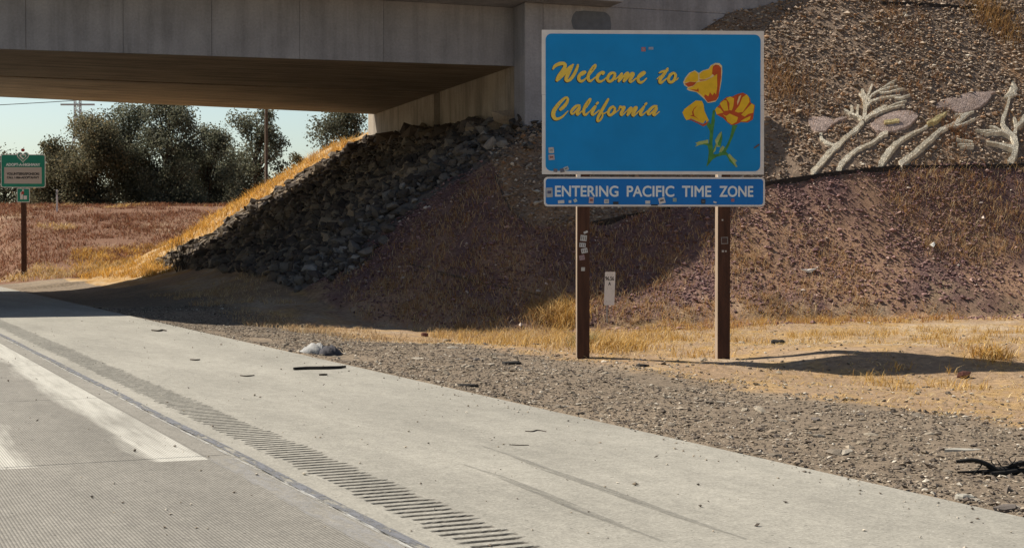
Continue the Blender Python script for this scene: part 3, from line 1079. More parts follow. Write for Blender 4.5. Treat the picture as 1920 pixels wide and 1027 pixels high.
# cast bays of the near face, with the form joints left open
xb = 0.0
bays = [0.0, -3.62, -5.83, -8.06, -10.22, -12.5, -14.8] + [-17.1 - 2.3 * i for i in range(13)]
for a, b in zip(bays[:-1], bays[1:]):
    x0, x1 = b + .0035, a - .0035
    p = [(x0, 0.0, zs(x0, 0) - .004), (x1, 0.0, zs(x1, 0) - .004), (x1, .098, zs(x1, 0) - .004), (x0, .098, zs(x0, 0) - .004)]
    q = [(u_, v_, 7.949) for u_, v_ in ((x0, 0.0), (x1, 0.0), (x1, .098), (x0, .098))]
    MB().hexa(p + q).build('girder_face', M['fascia'], bridge, bevel=.008)
MB().box(XL, 2.4, -1.8, 16.4, 7.955, 8.20).build('deck_slab', M['fascia'], bridge, bevel=.02)
MB().box(XL, 2.4, -1.8, -1.5, 8.203, 9.25).build('barrier', M['fascia'], bridge, bevel=.03)
MB().box(4.9, 60, 1.6, 1.9, 7.0, 9.72).build('barrier', M['fascia'], bridge, bevel=.03)
MB().box(2.41, 34, .2, 16.4, 7.5, 8.19).build('approach_slab', M['fascia'], bridge)
MB().box(XL, 4.6, 16.1, 16.4, 8.203, 9.25).build('barrier', M['fascia'], bridge, bevel=.03)
# abutment: two wall lengths with a recess between them, the wing wall to the right
MB().box(.0, 1.4, -.10, 7.05, 3.0, 7.94).build('abutment_wall', M['abut'], bridge, bevel=.02)
MB().box(.32, 1.4, 7.051, 7.70, 3.0, 7.94).build('abutment_recess', M['abut'], bridge)
MB().box(-.02, 1.4, 7.701, 16.4, 3.0, 7.94).build('abutment_wall', M['abut'], bridge, bevel=.02)
MB().box(-.06, .46, -.98, -.102, 3.0, 7.952).build('pilaster', M['fascia'], bridge, bevel=.04)
MB().hexa([(.462, -.93, 3.0), (13.5, -.93, 3.0), (13.5, -.45, 3.0), (.462, -.45, 3.0), (.462, -.93, 7.951), (13.5, -.93, 7.951), (13.5, -.45, 7.951), (.462, -.45, 7.951)]).box(2.42, 13.5, -.93, -.45, 7.953, 8.75).build('wing_wall', M['fascia'], bridge, bevel=.02)
MB().box(XL - 1.4, XL, -.9, 16.4, -.5, 7.94).build('abutment_wall', M['abut'], bridge)
for yy in (2.6, 7.5, 12.4):                                     # pier on the median, left of the picture
    MB().tube([(-30, yy, -.5), (-30, yy, 6.5)], [.6, .6], 16).build('pier_column', M['fascia'], bridge, True)
# patch of covering paint on the wing wall
pts = []
for k in range(28):
    a = 2 * math.pi * k / 28
    ca, sa = math.cos(a), math.sin(a)
    pts.append((1.85 + .56 * math.copysign(abs(ca) ** .5, ca) + random.uniform(-.02, .02), 7.52 + .29 * math.copysign(abs(sa) ** .5, sa) + random.uniform(-.02, .02)))
MB().prism(pts, lambda u_, v_, w_: (u_, -.93 - w_, v_), .003).build('paint_patch', M['patch'], bridge)['label'] = 'dark grey painted over patch'

# ------------------------------------------------------------------ edging timbers on the slope


def edging(px, label, hgt=.16, wid=.08, piece=2.4, mk_='timber_edge'):
    P = [W(t, s, z) for t, s, z in hits(px)]
    root = thing('slope_edging', label, 'edging', P[0])
    acc = []
    for a, b in zip(P[:-1], P[1:]):
        k = max(1, int(round((b - a).length / piece)))
        for i in range(k):
            acc.append((a + (b - a) * (i / k), a + (b - a) * ((i + 1) / k)))
    for a, b in acc:
        for q in (a, b):
            t, s = ts(q.x, q.y)
            q.z = hz(t, s)
        d = (b - a).normalized()
        nrm = Vector((-d.y, d.x, 0)).normalized() * wid / 2
        a2, b2 = a + d * .01 - P[0], b - d * .01 - P[0]
        dn, up = Vector((0, 0, -.25)), Vector((0, 0, hgt))
        p = [a2 - nrm + dn, b2 - nrm + dn, b2 + nrm + dn, a2 + nrm + dn, a2 - nrm + up, b2 - nrm + up, b2 + nrm + up, a2 + nrm + up]
        MB().hexa(p).build('timber', M[mk_], root)
    return root


edging([(1395, 357), (1450, 345), (1560, 329), (1680, 318), (1800, 316), (1919, 313)], 'long dark edging below the pale plant mosaic', .09, .06)
edging([(1107, 422), (1180, 407), (1257, 392)], 'dark edging on the shaded slope just right of the left sign post', .06, .05)
edging([(915, 300), (936, 350), (957, 395), (990, 424)], 'dark edging beside the gravel bed left of the big sign', .03, .05, 2.4, 'faded_edge')
edging([(650, 464), (700, 478), (790, 503), (873, 524), (940, 539), (1015, 556)], 'low dark edging along the toe of the shaded slope', .035, .06, 2.4, 'faded_edge')
edging([(1650, 9), (1720, 12), (1800, 17), (1900, 27)], 'thin dark strip at the top of the slope under the barrier', .07)  # low dark strip just below the barrier

# ------------------------------------------------------------------ the plant mosaic of pale slabs


def cat(pts, k=5):
    """smooth a list of tuples (Catmull-Rom)"""
    out = []
    P = [pts[0]] + list(pts) + [pts[-1]]
    for i in range(1, len(P) - 2):
        p0, p1, p2, p3 = (np.array(P[i + j], float) for j in (-1, 0, 1, 2))
        for q in range(k):
            u = q / k
            out.append(tuple(.5 * ((2 * p1) + (-p0 + p2) * u + (2 * p0 - 5 * p1 + 4 * p2 - p3) * u * u + (-p0 + 3 * p1 - 3 * p2 + p3) * u ** 3)))
    out.append(tuple(map(float, pts[-1])))
    return out


MOSAIC_PTS, MOSAIC_POLY = [], []


def slab_on_slope(name, rings, mat, root, org, lift=.05):
    """rings: list of (left,right) image spots; makes a thick ribbon lying on the slope"""
    vs, fs = [], []
    for l, r in rings:
        for q in (l, r):
            t, s, z = hit(q[0], q[1], 0, False)
            MOSAIC_PTS.append((t, s))
            w_ = W(t, s, z) - org
            vs += [w_ + Vector((0, -.01, lift)), w_ + Vector((0, 0, -.15))]
    for i in range(len(rings) - 1):
        a, b = 4 * i, 4 * i + 4
        fs += [(a, a + 2, b + 2, b), (a + 1, b + 1, b + 3, a + 3), (a, b, b + 1, a + 1), (a + 2, a + 3, b + 3, b + 2)]
    e = 4 * (len(rings) - 1)
    fs += [(0, 1, 3, 2), (e, e + 2, e + 3, e + 1)]
    return MB().add(vs, fs).build(name, mat, root)


def stem(name, pts, mat, root, org, k=3, lift=.05):
    """pts: (x, y, width) in picture pixels of the photograph"""
    P = cat(pts, k)
    rings = []
    for i, p in enumerate(P):
        a, b = P[max(i - 1, 0)], P[min(i + 1, len(P) - 1)]
        dx, dy = b[0] - a[0], b[1] - a[1]
        L = math.hypot(dx, dy) or 1
        nx, ny = -dy / L, dx / L
        w_ = max(p[2] * .66, 1.1) / 2 * (1 + .12 * math.sin(i * 2.3))
        rings.append(((p[0] + nx * w_, p[1] + ny * w_), (p[0] - nx * w_, p[1] - ny * w_)))
    return slab_on_slope(name, rings, mat, root, org, lift)


def blob(name, poly, mat, root, org, lift=.055):
    """outline with an inner ring so that the slab follows the ground"""
    c = np.mean(np.array(poly), 0)
    vs, fs = [], []
    n = len(poly)
    MOSAIC_POLY.append([(h_[1], h_[0]) for h_ in (hit(x, y, 0, False) for x, y in poly)])
    for sc_, lf in ((1, -.15), (1, lift), (.55, lift + .015)):
        for x, y in poly:
            x, y = c[0] + (x - c[0]) * sc_, c[1] + (y - c[1]) * sc_
            t, s, z = hit(x, y, 0, False)
            vs.append(W(t, s, z + lf) - org)
    t, s, z = hit(c[0], c[1], 0, False)
    vs.append(W(t, s, z + lift + .015) - org)
    for i in range(n):
        j = (i + 1) % n
        fs += [(i, j, n + j, n + i), (n + i, n + j, 2 * n + j, 2 * n + i), (2 * n + i, 2 * n + j, 3 * n)]
    return MB().add(vs, fs).build(name, mat, root)


def zA(x, y):                                                   # enlarged view of the left half of the mosaic
    return 1500 + x / 5.136, 140 + y / 5.136


def zB(x, y):
    return 1700 + x / 5.136, 140 + y / 5.136


def PS(f, pts):
    return [(*f(p[0], p[1]), *(q / 5.136 for q in p[2:])) for p in pts]


def mosaic(label, foot):
    t, s, z = hit(*foot)
    org = W(t, s, z)
    return thing('plant_mosaic', label, 'mosaic', org, group='pale plant pictures laid on the slope'), org


r, o_ = mosaic('cream plant mosaic with forked top and a pink flower low on its left branch', zA(120, 960))
stem('stem', PS(zA, [(115, 960, 70), (190, 880, 75), (270, 780, 75), (360, 700, 70), (440, 620, 60), (540, 540, 55), (600, 470, 50)]), M['cream_slab'], r, o_)
stem('branch', PS(zA, [(335, 705, 55), (270, 680, 40), (205, 640, 40), (195, 580, 40)]), M['cream_slab'], r, o_)
blob('petal', PS(zA, [(75, 455), (110, 430), (170, 432), (230, 430), (280, 440), (310, 465), (330, 490), (280, 520), (240, 560), (190, 572), (140, 562), (100, 530), (82, 490)]), M['pink_slab'], r, o_)
stem('petal', PS(zA, [(330, 470, 30), (380, 445, 40), (440, 435, 20)]), M['pink_slab'], r, o_)
for q in ([(610, 450, 45), (620, 360, 60), (620, 290, 60), (605, 220, 60), (590, 160, 35)], [(630, 260, 40), (660, 180, 35), (690, 115, 25)],
          [(600, 230, 30), (560, 205, 14)], [(595, 450, 40), (550, 420, 38), (480, 390, 30), (420, 360, 26)], [(545, 420, 36), (545, 360, 34), (555, 315, 28)],
          [(500, 380, 30), (490, 340, 44), (495, 320, 30)], [(640, 320, 40), (670, 280, 30), (740, 255, 22), (830, 235, 16), (960, 215, 10)],
          [(650, 270, 30), (680, 220, 24), (740, 185, 16), (840, 150, 12), (930, 130, 8)], [(700, 205, 22), (780, 150, 16), (860, 100, 14), (925, 65, 8)],
          [(760, 195, 18), (860, 185, 18), (930, 165, 16), (1005, 155, 8)], [(830, 120, 14), (900, 100, 8)],
          [(615, 455, 40), (660, 415, 45), (720, 385, 45), (790, 355, 40), (880, 335, 28), (1000, 310, 8)], [(700, 385, 36), (760, 345, 30), (830, 315, 16)],
          [(840, 330, 20), (920, 300, 14), (1020, 268, 6)], [(900, 240, 14), (945, 245, 30), (1000, 230, 18), (1050, 212, 6)]):
    stem('frond', PS(zA, q), M['cream_slab'], r, o_, 2)
r, o_ = mosaic('cream mosaic stem ending in a large pink oval flower with a yellow middle', zA(360, 950))
stem('stem', PS(zA, [(365, 955, 75), (395, 880, 75), (450, 820, 65), (510, 765, 55), (580, 720, 42), (660, 685, 34), (730, 640, 34), (790, 590, 50), (840, 578, 40)]), M['cream_slab'], r, o_)
blob('petal', PS(zA, [(675, 495), (720, 465), (760, 435), (830, 405), (900, 380), (1000, 368), (1080, 375), (1120, 400), (1128, 430), (1100, 460), (1050, 510), (990, 535), (900, 562), (820, 572), (740, 565), (700, 530)]), M['pink_slab'], r, o_)
stem('flower_middle', PS(zA, [(805, 498, 40), (870, 490, 44), (950, 482, 30)]), M['yellow_slab'], r, o_, 2, .12)
r, o_ = mosaic('cream mosaic stem ending in a closed yellowish bud', zA(770, 880))
stem('stem', PS(zA, [(770, 885, 75), (800, 830, 85), (850, 760, 80), (910, 690, 60), (980, 640, 45), (1080, 580, 25), (1160, 545, 18), (1220, 510, 26)]), M['cream_slab'], r, o_)
stem('bud', PS(zB, [(190, 500, 14), (250, 475, 55), (310, 440, 50), (378, 393, 10)]), M['yellow_slab'], r, o_, 2, .10)
r, o_ = mosaic('cream mosaic stem ending in a long pink flower head', zB(-50, 870))
stem('stem', PS(zB, [(-70, 880, 75), (-10, 830, 70), (80, 760, 66), (170, 680, 60), (250, 610, 55), (320, 550, 48), (400, 515, 42), (470, 480, 50), (520, 430, 70), (560, 400, 50)]), M['cream_slab'], r, o_)
for q in ([(540, 410, 40), (490, 405, 30), (455, 408, 10)], [(540, 415, 45), (600, 385, 30), (640, 372, 14)], [(430, 515, 20), (540, 490, 26), (650, 435, 16)]):
    stem('leaf', PS(zB, q), M['cream_slab'], r, o_, 2)
blob('petal', PS(zB, [(272, 312), (330, 270), (420, 240), (500, 250), (505, 220), (560, 200), (640, 188), (740, 188), (800, 200), (805, 235), (770, 270), (690, 335), (600, 372), (520, 388), (470, 380), (410, 350), (350, 335), (285, 350)]), M['pink_slab'], r, o_)
stem('petal', PS(zB, [(760, 200, 30), (800, 190, 26), (845, 190, 10)]), M['pink_slab'], r, o_)
r, o_ = mosaic('cream plant mosaic with pointed bud and fingered leaves at the right edge', zB(1000, 860))
stem('stem', PS(zB, [(990, 865, 95), (1030, 780, 75), (1045, 700, 70), (1030, 630, 75), (985, 580, 60), (930, 520, 60), (915, 460, 55), (940, 390, 50), (965, 310, 40), (978, 240, 34)]), M['cream_slab'], r, o_)
blob('bud', PS(zB, [(1010, 82), (1040, 115), (1062, 160), (1045, 195), (1058, 215), (1010, 232), (925, 238), (960, 195), (985, 150)]), M['cream_slab'], r, o_)
for q in ([(1010, 600, 40), (960, 585, 30), (890, 550, 28), (840, 525, 24), (790, 515, 8)], [(900, 565, 20), (820, 575, 16), (740, 585, 8)],
          [(860, 560, 16), (760, 555, 14), (655, 550, 8)], [(760, 568, 10), (700, 575, 6)], [(1030, 720, 60), (960, 700, 36), (880, 680, 26), (760, 660, 20)],
          [(640, 690, 14), (560, 690, 16), (480, 690, 8)], [(640, 705, 12), (580, 708, 14), (510, 715, 6)], [(630, 665, 20), (560, 650, 16), (470, 632, 6)],
          [(1035, 590, 50), (1045, 520, 45), (1090, 480, 45), (1150, 440, 40)], [(1045, 510, 40), (1035, 460, 50), (1020, 430, 20)], [(1090, 480, 36), (1110, 430, 40), (1125, 405, 20)]):
    stem('leaf', PS(zB, q), M['cream_slab'], r, o_, 2)

# gravel of the upper bed, kept clear of the mosaic slabs
n = 85000
t_, s_ = rand_box(n, 15, 44, 27, 40)
ok = np.ones(n, bool)
for P_ in MOSAIC_POLY:
    ok &= ~inside(t_, s_, P_)
MV = np.array(MOSAIC_PTS)
for i_ in range(0, n, 2000):
    dd_ = np.hypot(t_[i_:i_ + 2000, None] - MV[None, :, 0], s_[i_:i_ + 2000, None] - MV[None, :, 1]).min(1)
    ok[i_:i_ + 2000] &= dd_ > .085
ok &= inside(t_, s_, BED) & inside(t_, s_, TOE) & ~inside(t_, s_, TOP)
t_, s_ = t_[ok], s_[ok]
sz = np.clip(np.exp(RNG.normal(-2.62, .40, len(t_))), .035, .24)
PAL_B = [(.33, .255, .19), (.245, .185, .14), (.42, .34, .26), (.165, .125, .10), (.60, .53, .43), (.32, .20, .12)]
stuff('bed_gravel', stones_mesh('bed_gravel', t_, s_, sz, pick(len(t_), PAL_B, [4, 4, 2.4, 2.5, .6, 2]), .62, 'oct', .12), M['stone'],
      'coarse grey brown gravel of the upper slope bed', embankment)

# ------------------------------------------------------------------ the big sign
SY = 21.5
KP = F / SY
sign = thing('welcome_sign', 'large blue roadside sign with yellow script and poppies above a narrow blue panel', 'sign',
             ((1225 - CX) / KP, SY, 0.0), math.radians(2.2))


def sp(px, py):
    """photograph pixel -> metres across and up the sign's face"""
    return (px - 1225) / KP, (660 - py) / KP


def fr(u_, v_, w_):
    return (u_, -w_, v_)


def rrect(x0, x1, y0, y1, r, k=7):
    P = []
    for cx_, cy_, a0 in ((x1 - r, y1 - r, 0), (x0 + r, y1 - r, 90), (x0 + r, y0 + r, 180), (x1 - r, y0 + r, 270)):
        for i in range(k):
            a = math.radians(a0 + 90 * i / (k - 1))
            P.append((cx_ + r * math.cos(a), cy_ + r * math.sin(a)))
    return P


def plate(name, poly, w0, th, mat, par=sign, bevel=0.0):
    return MB().prism(poly, lambda u_, v_, w_: fr(u_, v_, w0 + w_), th).build(name, mat, par, bevel=bevel)


def flipx(poly):
    return poly


x0, yt = sp(1015.5, 58.5)
x1, yb = sp(1432.5, 327)
ym = sp(0, 179)[1]
# two sheets butted along one seam
plate('panel_sheet', [(x0, ym + .002), (x1, ym + .002), (x1, yt), (x0, yt)], 0, .012, M['white_panel'])
low_sheet = plate('panel_sheet', [(x0 + .004, yb), (x1 + .004, yb), (x1 + .004, ym - .002), (x0 + .004, ym - .002)], 0, .012, M['white_panel'])
bx0, byt = sp(1022.5, 65.5)
bx1, byb = sp(1426, 321)
face = plate('blue_face', rrect(bx0, bx1, byb, byt, .085), .0125, .003, M['sign_blue'])
# lower panel
lx0, lyt = sp(1019.5, 332)
lx1, lyb = sp(1435, 387)
lower = plate('time_zone_panel', rrect(lx0, lx1, lyb, lyt, .055), 0, .012, M['white_panel'])
lower['label'] = 'narrow blue panel with white capitals'
plate('blue_face', rrect(lx0 + .026, lx1 - .026, lyb + .026, lyt - .026, .04), .0125, .003, M['sign_blue2'], lower)
# posts: left flank coloured paler as if sunlit, painted front
for px in (1094, 1359):
    u_ = sp(px, 0)[0]
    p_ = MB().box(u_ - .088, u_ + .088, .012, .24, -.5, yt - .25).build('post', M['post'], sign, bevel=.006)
    MB().box(u_ - .094, u_ - .089, .016, .236, -.45, yt - .3).build('sunlit_flank', M['post_side'], p_)  # thin pale sheet giving the post its sunlit side
    MB().box(u_ - .10, u_ - .045, -.004, .011, yb - .045, yb + .03).build('clip', M['white_panel'], p_)
    for zz in (yb - .25, yb + .5, yt - .3):
        pass


def ribbon(mb, pts, w0, scale, k=6):
    """a brush stroke: pts (x, y, width) already on the sign in metres"""
    P = cat(pts, k)
    last = None
    dz = 0.0
    prev = None
    for i, (x, y, wd) in enumerate(P):
        a, b = P[max(i - 1, 0)], P[min(i + 1, len(P) - 1)]
        dx, dy = b[0] - a[0], b[1] - a[1]
        L = math.hypot(dx, dy) or 1e-6
        nx, ny = -dy / L * wd / 2, dx / L * wd / 2
        z = w0 + i * 2.5e-5
        cur = (fr(x + nx, y + ny, z), fr(x - nx, y - ny, z))
        if prev:
            mb.add([prev[0], prev[1], cur[1], cur[0]], [(0, 1, 2, 3)])
        if i % 2 == 0 or i in (0, len(P) - 1):
            n_ = 10
            disc = [fr(x + math.cos(2 * math.pi * q / n_) * wd / 2, y + math.sin(2 * math.pi * q / n_) * wd / 2, z + 1.2e-5) for q in range(n_)]
            mb.add(disc, [tuple(reversed(range(n_)))])
        prev = cur


SW = {}
SW['A'] = (1030, 110, [
    [(95, 310, 50), (150, 230, 85), (280, 170, 100), (390, 165, 95), (425, 230, 95), (370, 350, 105), (260, 510, 110), (205, 620, 85), (240, 610, 60), (340, 500, 90), (460, 370, 105), (590, 250, 90), (645, 195, 50)],
    [(635, 215, 50), (545, 390, 90), (475, 520, 105), (455, 605, 95), (500, 640, 80), (590, 580, 85), (685, 440, 85), (750, 300, 80), (778, 205, 60)],
    [(880, 485, 45), (950, 435, 60), (985, 395, 60), (940, 390, 65), (865, 440, 85), (805, 535, 95), (815, 615, 85), (870, 650, 75), (945, 615, 55), (1030, 540, 35)],
    [(1060, 520, 35), (1160, 400, 40), (1250, 280, 48), (1272, 215, 50), (1250, 200, 50), (1185, 260, 52), (1110, 380, 72), (1062, 510, 90), (1070, 600, 85), (1120, 645, 70), (1190, 600, 45), (1270, 530, 35)],
    [(1470, 440, 75), (1500, 400, 60), (1440, 400, 70), (1350, 470, 90), (1312, 560, 95), (1340, 635, 85), (1400, 655, 70), (1485, 615, 45), (1575, 540, 35)],
    [(1740, 410, 75), (1660, 450, 80), (1605, 545, 85), (1615, 625, 80), (1670, 650, 75), (1745, 600, 80), (1795, 510, 80), (1795, 430, 70), (1735, 408, 60)],
    [(1770, 600, 40), (1850, 570, 32), (1915, 530, 32)]])
SW['B'] = (1150, 110, [
    [(40, 595, 35), (120, 530, 40), (220, 430, 55), (205, 490, 72), (140, 625, 72), (150, 640, 45), (240, 540, 55), (350, 425, 70), (395, 425, 70), (360, 500, 85), (285, 625, 80), (300, 640, 45), (390, 540, 55), (490, 430, 70), (545, 435, 70), (510, 510, 85), (445, 610, 85), (465, 660, 65), (530, 630, 45), (625, 555, 35)],
    [(720, 530, 45), (800, 470, 55), (860, 410, 60), (825, 390, 60), (745, 440, 75), (675, 540, 88), (685, 640, 85), (750, 675, 75), (830, 635, 50), (905, 560, 32)],
    [(1490, 290, 60), (1400, 430, 85), (1295, 570, 95), (1275, 655, 85), (1315, 680, 70), (1385, 625, 48), (1490, 545, 35)],
    [(1262, 405, 40), (1350, 368, 62), (1490, 345, 50)],
    [(1200, 575, 28), (1280, 500, 32)],
    [(1650, 408, 70), (1565, 465, 80), (1515, 560, 80), (1535, 645, 78), (1590, 665, 75), (1665, 615, 80), (1705, 520, 75), (1705, 445, 70), (1648, 405, 60)],
    [(1685, 610, 38), (1740, 595, 35), (1785, 545, 28)]])
SW['C'] = (1025, 175, [
    [(375, 465, 85), (450, 400, 95), (540, 290, 85), (575, 185, 68), (535, 135, 62), (450, 185, 75), (310, 330, 95), (195, 500, 115), (172, 620, 115), (220, 712, 98), (300, 725, 75), (420, 668, 55), (520, 570, 38), (578, 508, 25)],
    [(905, 350, 50), (820, 365, 72), (725, 445, 82), (672, 530, 75), (700, 590, 50), (790, 520, 50), (895, 395, 55), (890, 455, 75), (832, 555, 85), (845, 608, 62), (905, 565, 42), (1000, 480, 32)],
    [(1010, 480, 32), (1110, 370, 40), (1195, 225, 46), (1195, 172, 50), (1130, 230, 52), (1050, 370, 75), (1012, 500, 85), (1030, 595, 75), (1080, 605, 58), (1140, 550, 40), (1200, 500, 32)],
    [(1195, 500, 35), (1280, 420, 52), (1338, 375, 62), (1290, 460, 82), (1242, 560, 82), (1270, 608, 62), (1350, 560, 42), (1440, 485, 36)],
    [(1372, 308, 62), (1405, 275, 62)],
    [(1690, 180, 62), (1640, 270, 75), (1560, 410, 85), (1470, 560, 85), (1402, 700, 75), (1402, 782, 62), (1468, 755, 52), (1530, 650, 52), (1530, 550, 52), (1480, 500, 45)],
    [(1535, 590, 36), (1630, 545, 32), (1700, 495, 32)],
    [(1830, 378, 65), (1745, 435, 75), (1695, 540, 78), (1722, 615, 72), (1780, 605, 72), (1855, 530, 76), (1875, 435, 68), (1828, 376, 55)]])
SW['D'] = (1130, 175, [
    [(280, 590, 40), (360, 530, 32), (440, 465, 32)],
    [(430, 470, 34), (472, 375, 52), (510, 405, 72), (590, 392, 62), (560, 460, 85), (500, 560, 85), (512, 615, 62), (570, 578, 42), (655, 505, 32)],
    [(650, 510, 32), (730, 432, 52), (780, 412, 62), (730, 500, 80), (682, 600, 72), (700, 605, 42), (790, 500, 52), (880, 405, 62), (928, 405, 62), (890, 480, 85), (822, 580, 85), (842, 632, 62), (905, 585, 42), (985, 515, 32)],
    [(980, 520, 35), (1080, 430, 52), (1138, 375, 58), (1080, 470, 82), (1032, 570, 82), (1060, 615, 62), (1130, 575, 42), (1225, 495, 32)],
    [(1168, 322, 62), (1198, 288, 62)],
    [(1485, 362, 50), (1400, 375, 72), (1292, 465, 82), (1242, 550, 75), (1270, 600, 50), (1370, 520, 50), (1475, 405, 55), (1470, 462, 75), (1402, 560, 85), (1412, 616, 62), (1480, 578, 42), (1558, 515, 26)]])
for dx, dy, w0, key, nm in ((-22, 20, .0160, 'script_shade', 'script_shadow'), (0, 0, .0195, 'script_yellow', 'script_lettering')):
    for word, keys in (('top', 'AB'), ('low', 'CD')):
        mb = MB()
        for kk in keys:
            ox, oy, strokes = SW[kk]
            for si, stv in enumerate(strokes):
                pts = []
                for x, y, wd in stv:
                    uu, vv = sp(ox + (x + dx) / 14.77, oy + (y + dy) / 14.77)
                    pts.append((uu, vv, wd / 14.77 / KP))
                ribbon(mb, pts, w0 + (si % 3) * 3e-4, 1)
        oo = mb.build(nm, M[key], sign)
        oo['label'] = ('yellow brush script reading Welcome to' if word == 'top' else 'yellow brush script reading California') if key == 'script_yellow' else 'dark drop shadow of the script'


def text_mesh(body):
    c = bpy.data.curves.new('text', 'FONT')
    c.body = body
    c.fill_mode = 'FRONT'
    c.offset = 0.0
    o = bpy.data.objects.new('text', c)
    COL.objects.link(o)
    bpy.context.view_layer.update()
    dg = bpy.context.evaluated_depsgraph_get()
    me = bpy.data.meshes.new_from_object(o.evaluated_get(dg))
    vs = np.array([v.co[:] for v in me.vertices])
    fs = [tuple(p.vertices) for p in me.polygons]
    bpy.data.objects.remove(o)
    return vs, fs


def lettering(name, body, x0, x1, y0, y1, w0, mat, par, frame=fr, bold=.012, rows=((0, 0),)):
    """letters scaled into a box given in metres on a panel; bold strokes by small repeats in depth order"""
    vs, fs = text_mesh(body)
    mn, mx = vs.min(0), vs.max(0)
    mb = MB()
    offs = [(0, 0)]
    if bold:
        offs += [(math.cos(a) * bold, math.sin(a) * bold) for a in np.arange(0, 6.28, 6.283 / 8)]
    for k, (ox, oy) in enumerate(offs):
        out = []
        for v in vs:
            u_ = x0 + bold + (x1 - x0 - 2 * bold) * (v[0] - mn[0]) / (mx[0] - mn[0])
            q = y0 + bold + (y1 - y0 - 2 * bold) * (v[1] - mn[1]) / (mx[1] - mn[1])
            out.append(frame(u_ + ox, q + oy, w0 + k * 1.0e-4))
        mb.add(out, fs)
    return mb.build(name, mat, par)


for word, a, b in (('ENTERING', 1040, 1159), ('PACIFIC', 1174.5, 1264), ('TIME', 1278.5, 1333.5), ('ZONE', 1349, 1413)):
    u0, v1 = sp(a, 348.2)
    u1, v0 = sp(b, 369)
    lettering('lettering', word, u0, u1, v0, v1, .0162, M['letter_white'], lower, bold=.0045)


def zF(x, y):                                                   # enlarged views of the poppies
    return sp(1275 + x / 7.9, 110 + y / 7.9)


def zG(x, y):
    return sp(1275 + x / 9.78, 215 + y / 9.78)


flower = plate('poppy_picture', [zF(*p) for p in reversed([(40, 355), (70, 290), (130, 215), (215, 178), (275, 218), (340, 178), (420, 155), (450, 105), (520, 68), (580, 72), (618, 110), (622, 190), (612, 330), (585, 480), (560, 590), (520, 640), (410, 660), (365, 610), (310, 560), (240, 500), (130, 480), (95, 455), (110, 430), (60, 400)])],
               .0160, .0010, M['poppy_cream'])
flower['label'] = 'three yellow and orange poppies on green stems'


def fl(name, key, pts, w0, f=zF):
    pts = [f(*p) for p in pts]
    a = sum(p[0] * q[1] - q[0] * p[1] for p, q in zip(pts, pts[1:] + pts[:1]))
    if a < 0:
        pts.reverse()
    return plate(name, pts, w0, .0008, M[key], flower)


# stems and leaves first
fl('flower_stem', 'stem_green', [(615, -40), (640, 100), (610, 300), (590, 560), (575, 700), (660, 735), (790, 730), (850, 580), (920, 440), (950, 290), (985, 200), (1060, 190), (1010, 290), (960, 430), (900, 560), (840, 680), (850, 740), (700, 750), (610, 800), (510, 930), (480, 935), (520, 840), (525, 600), (545, 300), (480, 190), (530, 130), (590, 220), (585, 20)], .0158, zG)
fl('flower_leaf', 'leaf_green', [(270, 590), (310, 545), (275, 515), (360, 505), (450, 470), (515, 455), (520, 525), (450, 530), (370, 550)], .0165, zG)
fl('flower_leaf', 'leaf_green', [(610, 700), (640, 600), (680, 440), (740, 320), (760, 420), (735, 590), (660, 590), (650, 660)], .0165, zG)
fl('flower_leaf', 'leaf_green', [(760, 300), (775, 420), (745, 590), (690, 520), (700, 430), (735, 350)], .0170, zG)
fl('flower_leaf', 'stem_green', [(500, 560), (540, 500), (600, 560), (600, 740), (700, 720), (800, 600), (840, 620), (800, 740), (690, 760), (600, 820), (530, 880), (530, 700)], .0162, zG)
fl('flower_leaf', 'stem_green', [(690, 520), (745, 400), (765, 330), (775, 430), (745, 590), (700, 560)], .0174, zG)
fl('flower_leaf', 'leaf_green', [(880, 740), (910, 715), (980, 790), (1050, 850), (1010, 860), (1055, 950), (1030, 965), (960, 860), (900, 800)], .0165, zG)
fl('flower_leaf', 'stem_green', [(890, 770), (960, 860), (1020, 960), (960, 900), (900, 850)], .0174, zG)
fl('flower_leaf', 'leaf_green', [(710, 680), (780, 590), (810, 600), (760, 690)], .0174, zG)
gst = MB()
for P_ in ([(620, -60, 50), (600, 100, 55), (580, 300, 60), (562, 520, 62), (552, 700, 60), (530, 830, 45), (492, 935, 20)], [(985, 205, 60), (955, 330, 42), (915, 470, 45), (850, 610, 48), (770, 715, 52), (660, 750, 48), (580, 790, 40)],
           [(505, 170, 50), (545, 260, 42), (575, 340, 40)], [(600, 690, 40), (640, 600, 36), (690, 500, 44), (740, 380, 30)], [(530, 560, 40), (450, 535, 34), (360, 545, 26)], [(840, 700, 40), (910, 790, 56), (980, 870, 44), (1030, 940, 16)]):
    ribbon(gst, [(*zG(x, y), wd / 9.78 / KP) for x, y, wd in P_], .0163, 1)
gst.build('flower_stem', M['stem_green'], flower)
for P_ in ([(660, 560), (640, 470), (690, 380), (740, 310), (735, 420), (700, 500)], [(715, 690), (740, 610), (780, 570), (815, 590), (790, 660)], [(1000, 870), (1050, 850), (960, 780), (900, 720), (880, 735), (940, 810)],
           [(280, 520), (350, 490), (440, 475), (512, 465), (515, 500), (420, 505), (330, 525)], [(600, 710), (625, 630), (665, 560), (655, 640)]):
    fl('flower_leaf', 'leaf_green', P_, .0182, zG)
